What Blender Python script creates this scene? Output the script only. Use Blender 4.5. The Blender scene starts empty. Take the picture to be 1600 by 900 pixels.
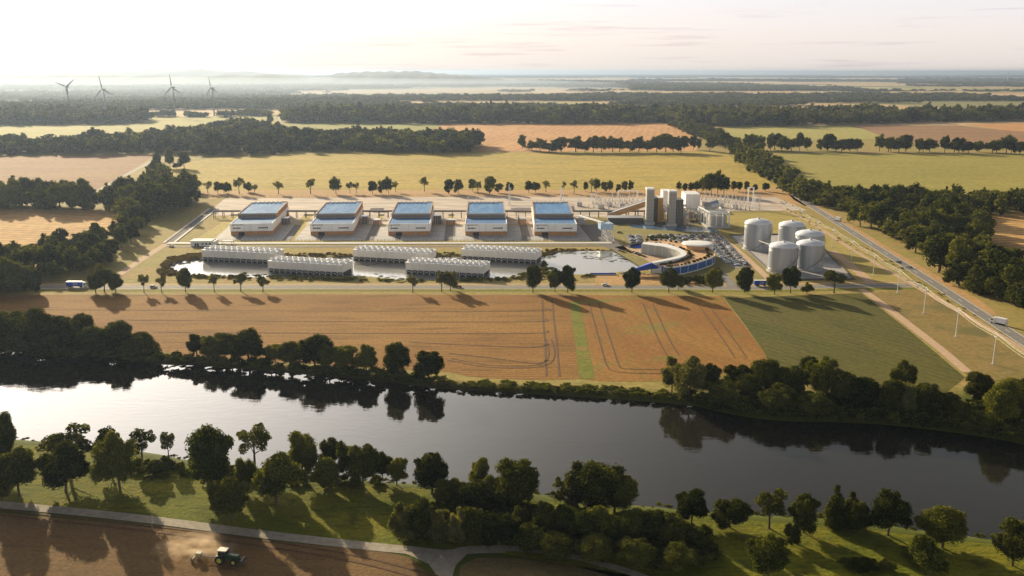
import bpy, math, random
import numpy as np
from mathutils import Vector, Matrix
R = math.radians
rnd = random.Random(11)
rng = np.random.default_rng(7)
sc = bpy.context.scene
C = sc.collection

# ------------------------------------------------------------------ camera, sky, sun, exposure
CAM_H = 140.0
FPX = 1424.0
TH = math.atan(338.0 / FPX)
cam_d = bpy.data.cameras.new('camera')
cam_d.sensor_width = 36.0
cam_d.lens = FPX / 1600 * 36
cam_d.clip_start = 1.0
cam_d.clip_end = 200000.0
cam = bpy.data.objects.new('camera', cam_d)
cam.location = (0, 0, CAM_H)
cam.rotation_euler = (math.pi / 2 - TH, 0, 0)
C.objects.link(cam)
sc.camera = cam

SUN_AZ, SUN_EL = R(-31), R(16.5)
to_sun = Vector((math.sin(SUN_AZ) * math.cos(SUN_EL), math.cos(SUN_AZ) * math.cos(SUN_EL), math.sin(SUN_EL)))
sl = bpy.data.lights.new('sun', 'SUN')
sl.energy = 5.0
sl.angle = R(0.6)
sl.color = (1.0, 0.84, 0.57)
sun = bpy.data.objects.new('sun', sl)
sun.rotation_euler = to_sun.to_track_quat('Z', 'Y').to_euler()
C.objects.link(sun)

sc.view_settings.view_transform = 'Standard'
sc.view_settings.look = 'None'
sc.view_settings.exposure = 0.78
sc.view_settings.gamma = 1.0
SKY_STRENGTH = 0.055

w = bpy.data.worlds.new('World')
sc.world = w
w.use_nodes = True
nt = w.node_tree
nt.nodes.clear()
def wn(t, **k):
    n = nt.nodes.new(t)
    for a, b in k.items(): setattr(n, a, b)
    return n
WL = nt.links.new
out = wn('ShaderNodeOutputWorld')
bg = wn('ShaderNodeBackground'); bg.inputs['Strength'].default_value = SKY_STRENGTH
sky = wn('ShaderNodeTexSky', sky_type='NISHITA')
sky.sun_disc = False
sky.sun_elevation = SUN_EL
sky.sun_rotation = SUN_AZ % (2 * math.pi)
sky.altitude = 0
sky.air_density = 1.0
sky.dust_density = 3.5
sky.ozone_density = 1.0
tc = wn('ShaderNodeTexCoord')
sep = wn('ShaderNodeSeparateXYZ'); WL(tc.outputs['Generated'], sep.inputs[0])
# angle to the sun
dot = wn('ShaderNodeVectorMath', operation='DOT_PRODUCT'); WL(tc.outputs['Generated'], dot.inputs[0]); dot.inputs[1].default_value = to_sun
pw = wn('ShaderNodeMath', operation='POWER'); 
mx = wn('ShaderNodeMath', operation='MAXIMUM'); mx.inputs[1].default_value = 0.0; WL(dot.outputs['Value'], mx.inputs[0])
WL(mx.outputs[0], pw.inputs[0]); pw.inputs[1].default_value = 9.0
# thin high veil of cloud: colour by elevation
vr = wn('ShaderNodeValToRGB'); WL(sep.outputs['Z'], vr.inputs[0])
cr = vr.color_ramp
cr.elements[0].position = 0.0; cr.elements[0].color = (1.0, 0.90, 0.84, 1)
cr.elements[1].position = 1.0; cr.elements[1].color = (0.05, 0.06, 0.09, 1)
for p, c in ((0.035, (1.06, 0.97, 0.93, 1)), (0.085, (1.0, 1.0, 1.08, 1)), (0.14, (0.92, 0.92, 0.96, 1)), (0.21, (0.66, 0.66, 0.68, 1)), (0.29, (0.42, 0.42, 0.42, 1)), (0.38, (0.27, 0.27, 0.27, 1)), (0.55, (0.06, 0.07, 0.09, 1))):
    e = cr.elements.new(p); e.color = c
# veil brightness, brighter toward the sun
vb = wn('ShaderNodeMath', operation='MULTIPLY_ADD'); WL(pw.outputs[0], vb.inputs[0]); vb.inputs[1].default_value = 4.0; vb.inputs[2].default_value = 11.0
vm = wn('ShaderNodeVectorMath', operation='SCALE'); WL(vr.outputs[0], vm.inputs[0]); WL(vb.outputs[0], vm.inputs['Scale'])
# streaks of cloud
mp = wn('ShaderNodeMapping'); mp.inputs['Scale'].default_value = (3.0, 3.0, 70.0); WL(tc.outputs['Generated'], mp.inputs[0])
nz = wn('ShaderNodeTexNoise'); nz.inputs['Scale'].default_value = 2.2; nz.inputs['Detail'].default_value = 6; nz.inputs['Roughness'].default_value = .6; WL(mp.outputs[0], nz.inputs[0])
nr = wn('ShaderNodeValToRGB'); WL(nz.outputs['Fac'], nr.inputs[0])
nr.color_ramp.elements[0].position = 0.56; nr.color_ramp.elements[0].color = (1, 1, 1, 1)
nr.color_ramp.elements[1].position = 0.68; nr.color_ramp.elements[1].color = (0.86, 0.82, 0.86, 1)
vc = wn('ShaderNodeMixRGB', blend_type='MULTIPLY'); vc.inputs[0].default_value = 1.0; WL(vm.outputs[0], vc.inputs[1]); WL(nr.outputs[0], vc.inputs[2])
# added glow round the sun, out of view above, brightens the river's reflection
pg = wn('ShaderNodeMath', operation='POWER'); WL(mx.outputs[0], pg.inputs[0]); pg.inputs[1].default_value = 11.0
ge = wn('ShaderNodeMapRange'); ge.interpolation_type = 'SMOOTHSTEP'; WL(sep.outputs['Z'], ge.inputs[0]); ge.inputs[1].default_value = .07; ge.inputs[2].default_value = .27; ge.inputs[3].default_value = 0; ge.inputs[4].default_value = 60.0
gm = wn('ShaderNodeMath', operation='MULTIPLY'); WL(pg.outputs[0], gm.inputs[0]); WL(ge.outputs[0], gm.inputs[1])
gc = wn('ShaderNodeVectorMath', operation='SCALE'); gc.inputs[0].default_value = (1.0, .93, .86); WL(gm.outputs[0], gc.inputs['Scale'])
ga = wn('ShaderNodeVectorMath', operation='ADD'); WL(vc.outputs[0], ga.inputs[0]); WL(gc.outputs[0], ga.inputs[1])
# added fill glow in the unseen sky behind the camera, lights walls facing it
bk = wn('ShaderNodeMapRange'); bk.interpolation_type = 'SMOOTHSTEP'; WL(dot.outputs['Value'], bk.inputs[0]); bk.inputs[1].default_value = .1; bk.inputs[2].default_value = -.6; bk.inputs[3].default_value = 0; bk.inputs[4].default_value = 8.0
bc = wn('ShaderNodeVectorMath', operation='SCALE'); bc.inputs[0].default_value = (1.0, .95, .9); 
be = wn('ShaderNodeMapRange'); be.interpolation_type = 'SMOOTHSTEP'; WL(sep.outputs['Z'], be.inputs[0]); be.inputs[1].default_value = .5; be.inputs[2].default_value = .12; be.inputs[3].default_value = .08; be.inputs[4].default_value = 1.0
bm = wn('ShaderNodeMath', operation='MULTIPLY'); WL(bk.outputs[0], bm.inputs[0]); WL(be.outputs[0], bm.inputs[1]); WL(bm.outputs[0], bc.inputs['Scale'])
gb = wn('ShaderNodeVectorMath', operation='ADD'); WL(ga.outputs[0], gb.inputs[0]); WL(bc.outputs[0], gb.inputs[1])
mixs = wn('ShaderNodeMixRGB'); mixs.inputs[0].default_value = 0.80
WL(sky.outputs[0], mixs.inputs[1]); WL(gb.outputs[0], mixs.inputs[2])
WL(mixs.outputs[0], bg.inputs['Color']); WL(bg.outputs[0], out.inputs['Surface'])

# ------------------------------------------------------------------ layout helpers
def G(px, py, h=0.0):
    """the place on the ground (or at height h) that the photograph shows at a pixel: a surveying aid"""
    a, b = px - 800.0, 450.0 - py
    dx = a; dy = b * math.sin(TH) + FPX * math.cos(TH); dz = b * math.cos(TH) - FPX * math.sin(TH)
    t = (h - CAM_H) / dz
    return Vector((dx * t, dy * t, h))
def PX(v):
    """pixel of a world point"""
    x, y, z = v[0], v[1], v[2] - CAM_H
    zc = y * math.cos(TH) - z * math.sin(TH)
    yc = y * math.sin(TH) + z * math.cos(TH)
    return 800 + FPX * x / zc, 450 - FPX * yc / zc, zc
def mpp(py): return (204900.0 / (py - 112.0)) / FPX      # metres per pixel across at a ground row
def HT(pyb, pyt):                                        # height of an upright thing
    return (pyb - pyt) * CAM_H / (pyb - 112.0)

# ------------------------------------------------------------------ material helpers
def lin(c):
    return tuple(((v / 255) / 12.92 if v / 255 <= 0.04045 else ((v / 255 + 0.055) / 1.055) ** 2.4) for v in c)
MAT = {}
def mat(name, col, rough=0.7, metal=0.0, noise=None, spec=0.3, bump=None):
    """plain or noise-varied Principled. noise=(scale, other colour, lo, hi, stretch)"""
    if name in MAT: return MAT[name]
    m = bpy.data.materials.new(name); m.use_nodes = True
    n = m.node_tree.nodes; L = m.node_tree.links.new
    p = n['Principled BSDF']
    p.inputs['Base Color'].default_value = (*col, 1)
    p.inputs['Roughness'].default_value = rough
    p.inputs['Metallic'].default_value = metal
    p.inputs['Specular IOR Level'].default_value = spec
    if noise:
        s, c2, lo, hi, st = noise
        g = n.new('ShaderNodeNewGeometry')
        mpn = n.new('ShaderNodeMapping'); mpn.inputs['Scale'].default_value = st; L(g.outputs['Position'], mpn.inputs[0])
        t = n.new('ShaderNodeTexNoise'); t.inputs['Scale'].default_value = s; t.inputs['Detail'].default_value = 7; t.inputs['Roughness'].default_value = .62
        L(mpn.outputs[0], t.inputs[0])
        r = n.new('ShaderNodeValToRGB'); r.color_ramp.elements[0].position = lo; r.color_ramp.elements[1].position = hi
        r.color_ramp.elements[0].color = (*col, 1); r.color_ramp.elements[1].color = (*c2, 1)
        L(t.outputs['Fac'], r.inputs[0]); L(r.outputs[0], p.inputs['Base Color'])
        if bump:
            b = n.new('ShaderNodeBump'); b.inputs['Strength'].default_value = bump[0]; b.inputs['Distance'].default_value = bump[1]
            L(t.outputs['Fac'], b.inputs['Height']); L(b.outputs[0], p.inputs['Normal'])
    MAT[name] = m
    return m

def field_mat(name, c1, c2, c3, rows=None, ang=0.0, big=0.012, fine=0.35, rowamp=0.25, patch=None, bump=0.6):
    """crop or soil: three colours mixed by large and small noise, with drill rows along one direction"""
    m = bpy.data.materials.new(name); m.use_nodes = True
    n = m.node_tree.nodes; L = m.node_tree.links.new
    p = n['Principled BSDF']; p.inputs['Roughness'].default_value = 0.95; p.inputs['Specular IOR Level'].default_value = 0.1
    g = n.new('ShaderNodeNewGeometry')
    mp_ = n.new('ShaderNodeMapping'); mp_.inputs['Rotation'].default_value = (0, 0, -ang); L(g.outputs['Position'], mp_.inputs[0])
    def noise(scale, stretch=(1, 1, 1), detail=6, rough=.6):
        q = n.new('ShaderNodeMapping'); q.inputs['Scale'].default_value = stretch; L(mp_.outputs[0], q.inputs[0])
        t = n.new('ShaderNodeTexNoise'); t.inputs['Scale'].default_value = scale; t.inputs['Detail'].default_value = detail; t.inputs['Roughness'].default_value = rough
        L(q.outputs[0], t.inputs[0]); return t
    def ramp(src, lo, hi):
        r = n.new('ShaderNodeMapRange'); r.inputs['From Min'].default_value = lo; r.inputs['From Max'].default_value = hi; L(src, r.inputs[0]); return r.outputs[0]
    def mixc(f, a, b, blend='MIX'):
        x = n.new('ShaderNodeMixRGB'); x.blend_type = blend
        if isinstance(f, float): x.inputs[0].default_value = f
        else: L(f, x.inputs[0])
        for i, v in ((1, a), (2, b)):
            if isinstance(v, tuple): x.inputs[i].default_value = (*v, 1)
            else: L(v, x.inputs[i])
        return x.outputs[0]
    t1 = noise(big, (0.5, 1.4, 1)); t2 = noise(fine); t3 = noise(big * 6, (0.35, 1.6, 1))
    col = mixc(ramp(t1.outputs['Fac'], .35, .65), c1, c2)
    col = mixc(ramp(t3.outputs['Fac'], .5, .75), col, c3)
    sp = mixc(ramp(t2.outputs['Fac'], .3, .7), (0.72, 0.72, 0.72), (1.2, 1.2, 1.2))
    col = mixc(1.0, col, sp, 'MULTIPLY')
    if rows:
        wv = n.new('ShaderNodeTexWave'); wv.bands_direction = 'Y'; wv.inputs['Scale'].default_value = rows; wv.inputs['Distortion'].default_value = 1.4
        wv.inputs['Detail'].default_value = 3; wv.inputs['Detail Scale'].default_value = .6; L(mp_.outputs[0], wv.inputs[0])
        fade = noise(big * 2.5, (0.3, 1, 1))
        rr = mixc(ramp(wv.outputs['Fac'], 0, 1), (1 - rowamp,) * 3, (1 + rowamp * .6,) * 3)
        rr = mixc(ramp(fade.outputs['Fac'], .3, .6), (1.0, 1.0, 1.0), rr)
        col = mixc(1.0, col, rr, 'MULTIPLY')
    if patch:
        t4 = noise(patch[1], patch[4] if len(patch) > 4 else (1, 1, 1), 5)
        col = mixc(ramp(t4.outputs['Fac'], patch[2], patch[3]), col, patch[0])
    L(col, p.inputs['Base Color'])
    b = n.new('ShaderNodeBump'); b.inputs['Strength'].default_value = bump; b.inputs['Distance'].default_value = .35
    L(t2.outputs['Fac'], b.inputs['Height']); L(b.outputs[0], p.inputs['Normal'])
    MAT[name] = m
    return m

def leaf_mat(name, c_dark, c_light, trans=0.25):
    m = bpy.data.materials.new(name); m.use_nodes = True
    n = m.node_tree.nodes; L = m.node_tree.links.new
    n.clear()
    o = n.new('ShaderNodeOutputMaterial')
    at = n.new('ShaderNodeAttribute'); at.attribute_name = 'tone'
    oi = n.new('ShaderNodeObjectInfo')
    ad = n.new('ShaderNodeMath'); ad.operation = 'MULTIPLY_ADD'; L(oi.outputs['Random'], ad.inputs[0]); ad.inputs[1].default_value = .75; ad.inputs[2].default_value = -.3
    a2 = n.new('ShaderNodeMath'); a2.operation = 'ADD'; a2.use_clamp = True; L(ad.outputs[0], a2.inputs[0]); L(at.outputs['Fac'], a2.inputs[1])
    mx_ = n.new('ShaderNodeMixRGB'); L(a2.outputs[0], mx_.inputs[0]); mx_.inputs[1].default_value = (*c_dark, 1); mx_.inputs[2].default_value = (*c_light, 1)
    d = n.new('ShaderNodeBsdfDiffuse'); d.inputs['Roughness'].default_value = .6; L(mx_.outputs[0], d.inputs[0])
    t = n.new('ShaderNodeBsdfTranslucent')
    tm = n.new('ShaderNodeMixRGB'); tm.blend_type = 'MULTIPLY'; tm.inputs[0].default_value = 1; tm.inputs[2].default_value = (1.35, 1.25, .5, 1); L(mx_.outputs[0], tm.inputs[1]); L(tm.outputs[0], t.inputs[0])
    ms = n.new('ShaderNodeMixShader'); ms.inputs[0].default_value = trans; L(d.outputs[0], ms.inputs[1]); L(t.outputs[0], ms.inputs[2])
    L(ms.outputs[0], o.inputs['Surface'])
    MAT[name] = m
    return m

# ------------------------------------------------------------------ object helpers
def tag(o, label=None, cat=None, group=None, kind=None):
    if label: o['label'] = label
    if cat: o['category'] = cat
    if group: o['group'] = group
    if kind: o['kind'] = kind
    return o
def thing(name, label, cat, loc=(0, 0, 0), rz=0.0, group=None, scale=1.0):
    o = bpy.data.objects.new(name, None); C.objects.link(o)
    o.empty_display_size = 1
    o.location = loc; o.rotation_euler = (0, 0, rz)
    if scale != 1.0: o.scale = (scale,) * 3
    return tag(o, label, cat, group)
def copy_tree(o, parent=None):
    c = o.copy(); C.objects.link(c); c.parent = parent
    for ch in [x for x in KIDS.get(o.name, [])]:
        copy_tree(ch, c)
    return c
KIDS = {}
class MB:
    def __init__(s): s.v = []; s.f = []; s.mi = []; s.mats = []
    def m(s, mt):
        if mt not in s.mats: s.mats.append(mt)
        return s.mats.index(mt)
    def add(s, vs, fs, mt=None):
        b = len(s.v); s.v += [tuple(v) for v in vs]
        k = s.m(mt) if mt is not None else 0
        for f in fs: s.f.append(tuple(i + b for i in f)); s.mi.append(k)
        return s
    def box(s, x0, y0, z0, x1, y1, z1, mt=None, rz=0, c=None):
        vs = [(x, y, z) for z in (z0, z1) for x, y in ((x0, y0), (x1, y0), (x1, y1), (x0, y1))]
        if rz:
            cx, cy = c if c else ((x0 + x1) / 2, (y0 + y1) / 2); ca, sa = math.cos(rz), math.sin(rz)
            vs = [(cx + (x - cx) * ca - (y - cy) * sa, cy + (x - cx) * sa + (y - cy) * ca, z) for x, y, z in vs]
        return s.add(vs, [(3, 2, 1, 0), (4, 5, 6, 7), (0, 1, 5, 4), (1, 2, 6, 5), (2, 3, 7, 6), (3, 0, 4, 7)], mt)
    def tube(s, a, b, r0, r1=None, n=8, mt=None, cap=True):
        if r1 is None: r1 = r0
        a, b = Vector(a), Vector(b); d = (b - a).normalized()
        u = d.orthogonal().normalized(); v = d.cross(u)
        vs = []
        for p, r in ((a, r0), (b, r1)):
            for i in range(n):
                t = 2 * math.pi * i / n; vs.append(p + u * (r * math.cos(t)) + v * (r * math.sin(t)))
        fs = [(i, (i + 1) % n, n + (i + 1) % n, n + i) for i in range(n)]
        if cap: fs += [tuple(range(n))[::-1], tuple(range(n, 2 * n))]
        return s.add(vs, fs, mt)
    def bar(s, a, b, wd, ht, mt=None):
        """rectangular beam between two points"""
        a, b = Vector(a), Vector(b); d = (b - a).normalized()
        u = Vector((-d.y, d.x, 0)); u = u.normalized() if u.length > 1e-6 else Vector((1, 0, 0))
        v = d.cross(u); vs = []
        for p in (a, b):
            for i, j in ((-1, -1), (1, -1), (1, 1), (-1, 1)): vs.append(p + u * (i * wd / 2) + v * (j * ht / 2))
        return s.add(vs, [(0, 1, 2, 3), (7, 6, 5, 4), (0, 4, 5, 1), (1, 5, 6, 2), (2, 6, 7, 3), (3, 7, 4, 0)], mt)
    def lathe(s, prof, n=32, mt=None, c=(0, 0, 0)):
        vs = []
        for r, z in prof:
            for i in range(n):
                t = 2 * math.pi * i / n; vs.append((c[0] + r * math.cos(t), c[1] + r * math.sin(t), c[2] + z))
        fs = [(k * n + i, k * n + (i + 1) % n, (k + 1) * n + (i + 1) % n, (k + 1) * n + i) for k in range(len(prof) - 1) for i in range(n)]
        return s.add(vs, fs, mt)
    def prism(s, poly, z0, z1, mt=None):
        n = len(poly); area = sum(poly[i][0] * poly[(i + 1) % n][1] - poly[(i + 1) % n][0] * poly[i][1] for i in range(n))
        if area < 0: poly = poly[::-1]
        vs = [(p[0], p[1], z0) for p in poly] + [(p[0], p[1], z1) for p in poly]
        return s.add(vs, [tuple(range(n))[::-1], tuple(range(n, 2 * n))] + [(i, (i + 1) % n, n + (i + 1) % n, n + i) for i in range(n)], mt)
    def mesh(s, name, smooth=False):
        me = bpy.data.meshes.new(name); me.from_pydata(s.v, [], s.f)
        for mt in s.mats: me.materials.append(mt)
        if len(s.mats) > 1: me.polygons.foreach_set('material_index', s.mi)
        if smooth: me.polygons.foreach_set('use_smooth', [True] * len(me.polygons))
        me.update(); return me
    def build(s, name, parent=None, smooth=False, loc=None, mt=None):
        if mt is not None: s.mats = [mt] if not s.mats else s.mats
        o = bpy.data.objects.new(name, s.mesh(name, smooth)); C.objects.link(o)
        if parent is not None: o.parent = parent; KIDS.setdefault(parent.name, []).append(o)
        if loc is not None: o.location = loc
        return o
def sheet(name, pts, mt, z=0.0, kind='structure', label=None, cat=None):
    """flat sheet over the ground from world points"""
    n = len(pts); area = sum(pts[i][0] * pts[(i + 1) % n][1] - pts[(i + 1) % n][0] * pts[i][1] for i in range(n))
    if area < 0: pts = pts[::-1]
    me = bpy.data.meshes.new(name); me.from_pydata([(p[0], p[1], z) for p in pts], [], [tuple(range(n))])
    me.materials.append(mt); me.update()
    o = bpy.data.objects.new(name, me); C.objects.link(o)
    return tag(o, label, cat, None, kind)
def psheet(name, pix, mt, z=0.0, **k): return sheet(name, [G(*p) for p in pix], mt, z, **k)
def catmull(pts, n=8):
    out_ = []
    P = [Vector(p) for p in pts]; P = [P[0] * 2 - P[1]] + P + [P[-1] * 2 - P[-2]]
    for i in range(1, len(P) - 2):
        for k in range(n):
            t = k / n; a, b, c, d = P[i - 1], P[i], P[i + 1], P[i + 2]
            out_.append(0.5 * ((2 * b) + (c - a) * t + (2 * a - 5 * b + 4 * c - d) * t * t + (3 * b - a - 3 * c + d) * t ** 3))
    out_.append(P[-2]); return out_
def strip_verts(path, wd, off=0.0):
    L_, R_ = [], []
    for i, p in enumerate(path):
        d = path[min(i + 1, len(path) - 1)] - path[max(i - 1, 0)]; d = Vector((d.x, d.y, 0)).normalized(); nrm = Vector((-d.y, d.x, 0))
        L_.append(p + nrm * (off + wd / 2)); R_.append(p + nrm * (off - wd / 2))
    return L_, R_
def strip(name, path, wd, mt, z=0.0, off=0.0, kind='structure', thick=0.0, label=None, cat=None, parent=None):
    L_, R_ = strip_verts(path, wd, off); mb = MB(); n = len(path)
    vs = [(p.x, p.y, z + thick) for p in L_] + [(p.x, p.y, z + thick) for p in R_]
    fs = [(i, n + i, n + i + 1, i + 1) for i in range(n - 1)]
    if thick:
        vs += [(p.x, p.y, z) for p in L_] + [(p.x, p.y, z) for p in R_]
        fs += [(i, i + 1, 2 * n + i + 1, 2 * n + i) for i in range(n - 1)] + [(n + i + 1, n + i, 3 * n + i, 3 * n + i + 1) for i in range(n - 1)]
    mb.add(vs, fs, mt); o = mb.build(name, parent)
    return tag(o, label, cat, None, kind)
ORD = ['first','second','third','fourth','fifth','sixth','seventh','eighth','ninth','tenth','eleventh','twelfth','thirteenth','fourteenth','fifteenth','sixteenth','seventeenth','eighteenth','nineteenth']
TENS = {2:'twenty',3:'thirty',4:'forty',5:'fifty',6:'sixty'}
def ordinal(i):
    if i < 19: return ORD[i]
    k = i + 1
    return TENS[k // 10] + ('-' + ORD[k % 10 - 1] if k % 10 else 'th').replace('ty-th', 'tieth') if k % 10 else TENS[k // 10][:-1] + 'ieth'
# ------------------------------------------------------------------ materials of the land
M = {}
M['ground'] = None
def make_ground_mat():
    m = field_mat('ground', lin((150, 140, 72)), lin((165, 138, 84)), lin((128, 126, 66)), big=0.02, fine=.3)
    n = m.node_tree.nodes; L = m.node_tree.links.new
    p = n['Principled BSDF']; src = p.inputs['Base Color'].links[0].from_socket
    g = n.new('ShaderNodeNewGeometry'); s = n.new('ShaderNodeSeparateXYZ'); L(g.outputs['Position'], s.inputs[0])
    # far country: straw fields and pasture in large plots
    vor = n.new('ShaderNodeTexVoronoi'); vor.inputs['Scale'].default_value = 0.0011; vor.inputs['Randomness'].default_value = .8; L(g.outputs['Position'], vor.inputs['Vector'])
    sv = n.new('ShaderNodeSeparateXYZ'); L(vor.outputs['Color'], sv.inputs[0])
    r = n.new('ShaderNodeValToRGB'); L(sv.outputs['X'], r.inputs[0]); r.color_ramp.interpolation = 'CONSTANT'
    cols = [(0, (184, 158, 112)), (.22, (194, 166, 122)), (.4, (160, 150, 92)), (.58, (198, 172, 134)), (.75, (130, 126, 78)), (.88, (186, 152, 108))]
    r.color_ramp.elements[0].color = (*lin(cols[0][1]), 1); r.color_ramp.elements[1].position = cols[1][0]; r.color_ramp.elements[1].color = (*lin(cols[1][1]), 1)
    for a, c in cols[2:]:
        e = r.color_ramp.elements.new(a); e.color = (*lin(c), 1)
    mr = n.new('ShaderNodeMapRange'); L(s.outputs['Y'], mr.inputs[0]); mr.inputs[1].default_value = 2300; mr.inputs[2].default_value = 2500
    x = n.new('ShaderNodeMixRGB'); L(mr.outputs[0], x.inputs[0]); L(src, x.inputs[1]); L(r.outputs[0], x.inputs[2])
    # damp dark banks where the land drops to the water
    mz = n.new('ShaderNodeMapRange'); L(s.outputs['Z'], mz.inputs[0]); mz.inputs[1].default_value = -.05; mz.inputs[2].default_value = -1.2
    y = n.new('ShaderNodeMixRGB'); L(mz.outputs[0], y.inputs[0]); L(x.outputs[0], y.inputs[1]); y.inputs[2].default_value = (*lin((74, 70, 38)), 1)
    # greener ground on the near side
    my = n.new('ShaderNodeMapRange'); L(s.outputs['Y'], my.inputs[0]); my.inputs[1].default_value = 395; my.inputs[2].default_value = 380
    y2 = n.new('ShaderNodeMixRGB'); L(my.outputs[0], y2.inputs[0]); L(y.outputs[0], y2.inputs[1]); y2.inputs[2].default_value = (*lin((78, 84, 28)), 1)
    L(y2.outputs[0], p.inputs['Base Color'])
    return m
M['ground'] = make_ground_mat()
M['grass'] = field_mat('lush_grass', lin((94, 102, 18)), lin((120, 114, 26)), lin((54, 66, 16)), big=0.05, fine=.7, bump=1.0, patch=(lin((62, 60, 20)), .09, .56, .72))
M['wheat'] = field_mat('ripe_wheat', lin((156, 116, 58)), lin((140, 99, 48)), lin((112, 80, 38)), rows=.11, ang=R(-0.5), big=.012, fine=.5, rowamp=.34, patch=(lin((118, 94, 46)), .03, .58, .8, (.5, 1.6, 1)))
M['wheat2'] = field_mat('ripe_wheat_patchy', lin((156, 114, 56)), lin((142, 97, 46)), lin((128, 104, 50)), rows=.14, ang=R(-68), big=.02, fine=.4, rowamp=.1, patch=(lin((112, 122, 54)), .022, .56, .72, (2.2, .6, 1)))
M['greencrop'] = field_mat('green_crop', lin((88, 88, 38)), lin((100, 92, 42)), lin((74, 78, 32)), rows=.06, ang=R(-55), big=.015, rowamp=.14)
M['strip_green'] = field_mat('strip_grass', lin((110, 116, 40)), lin((128, 124, 48)), lin((92, 100, 34)), big=.06, patch=(lin((146, 112, 62)), .07, .58, .7))
M['hay'] = field_mat('mown_hay', lin((188, 162, 74)), lin((172, 150, 68)), lin((146, 134, 58)), rows=.028, ang=R(0.4), big=.006, fine=.12, rowamp=.38)
M['verge'] = field_mat('dry_verge', lin((194, 152, 104)), lin((180, 144, 94)), lin((156, 138, 82)), big=.02)
M['pinkfield'] = field_mat('stubble_pink', lin((206, 156, 100)), lin((192, 142, 90)), lin((176, 130, 80)), rows=.02, ang=R(80), big=.005, fine=.1, rowamp=.12)
M['farpasture'] = field_mat('far_pasture', lin((146, 144, 72)), lin((154, 150, 80)), lin((134, 136, 66)), big=.004, fine=.1)
M['faryellow'] = field_mat('far_yellow', lin((176, 164, 92)), lin((164, 156, 84)), lin((146, 146, 74)), big=.004, fine=.1, rows=.01)
M['brownfield'] = field_mat('bare_brown', lin((160, 124, 88)), lin((146, 110, 76)), lin((128, 102, 66)), big=.006, fine=.12, rows=.02, rowamp=.12)
M['tanfield'] = field_mat('tan_stubble', lin((204, 164, 104)), lin((190, 148, 90)), lin((168, 130, 76)), big=.01, fine=.14, rows=.03, ang=R(12), rowamp=.3)
M['rfield'] = field_mat('right_pasture', lin((160, 148, 72)), lin((148, 138, 64)), lin((130, 126, 56)), big=.008, fine=.14)
M['asphalt'] = mat('asphalt', lin((112, 108, 104)), .9, noise=(.4, lin((136, 130, 122)), .3, .7, (1, 1, 1)), bump=(.2, .05))
M['gravel'] = mat('gravel', lin((168, 158, 142)), .95, noise=(.5, lin((140, 128, 108)), .35, .7, (1, 1, 1)), bump=(.5, .1))
M['dirt'] = mat('dirt_path', lin((196, 166, 136)), .95, noise=(.5, lin((170, 140, 108)), .35, .7, (1, 1, 1)), bump=(.5, .1))
M['rut'] = mat('wheel_rut', lin((84, 58, 36)), .95, noise=(.7, lin((120, 84, 50)), .4, .8, (1, 1, 1)))
M['rut_green'] = mat('wheel_rut_green', lin((78, 72, 34)), .95)
M['concrete'] = mat('concrete_apron', lin((178, 174, 170)), .85, noise=(.12, lin((156, 150, 144)), .4, .65, (1, 1, 1)))
M['yard'] = mat('gravel_yard', lin((200, 182, 164)), .9, noise=(.05, lin((164, 152, 138)), .42, .6, (.4, 2, 1)))
M['darkdrive'] = mat('dark_driveway', lin((112, 104, 98)), .9, noise=(.6, lin((92, 86, 82)), .4, .7, (3, .3, 1)))
M['kerb'] = mat('kerb_concrete', lin((200, 196, 188)), .8)
M['white_line'] = mat('road_paint', (.8, .8, .78), .7)
M['mud'] = mat('bank_mud', lin((70, 58, 42)), .9, noise=(.3, lin((50, 48, 30)), .4, .7, (1, 1, 1)))

# ------------------------------------------------------------------ river line
FAR_BANK = [(-420, 548), (-160, 548), (0, 550), (60, 553), (120, 556), (180, 562), (240, 571), (300, 573), (400, 581), (500, 590), (600, 600), (700, 611), (800, 617), (900, 623), (1000, 630), (1080, 637), (1120, 646), (1180, 657), (1240, 662), (1300, 663), (1380, 667), (1480, 678), (1560, 690), (1600, 698), (1720, 720), (2100, 760)]
NEAR_BANK = [(-420, 664), (-100, 674), (0, 681), (60, 685), (150, 693), (250, 705), (300, 715), (400, 725), (500, 738), (600, 748), (700, 755), (780, 760), (850, 768), (900, 777), (1000, 785), (1060, 790), (1130, 796), (1200, 800), (1290, 804), (1360, 811), (1430, 822), (1500, 831), (1560, 838), (1640, 842), (2100, 880)]
WL_Z = -2.0
far_w = [G(*p, WL_Z) for p in FAR_BANK]; near_w = [G(*p, WL_Z) for p in NEAR_BANK]
far_w = catmull(far_w, 4); near_w = catmull(near_w, 4)
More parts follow.
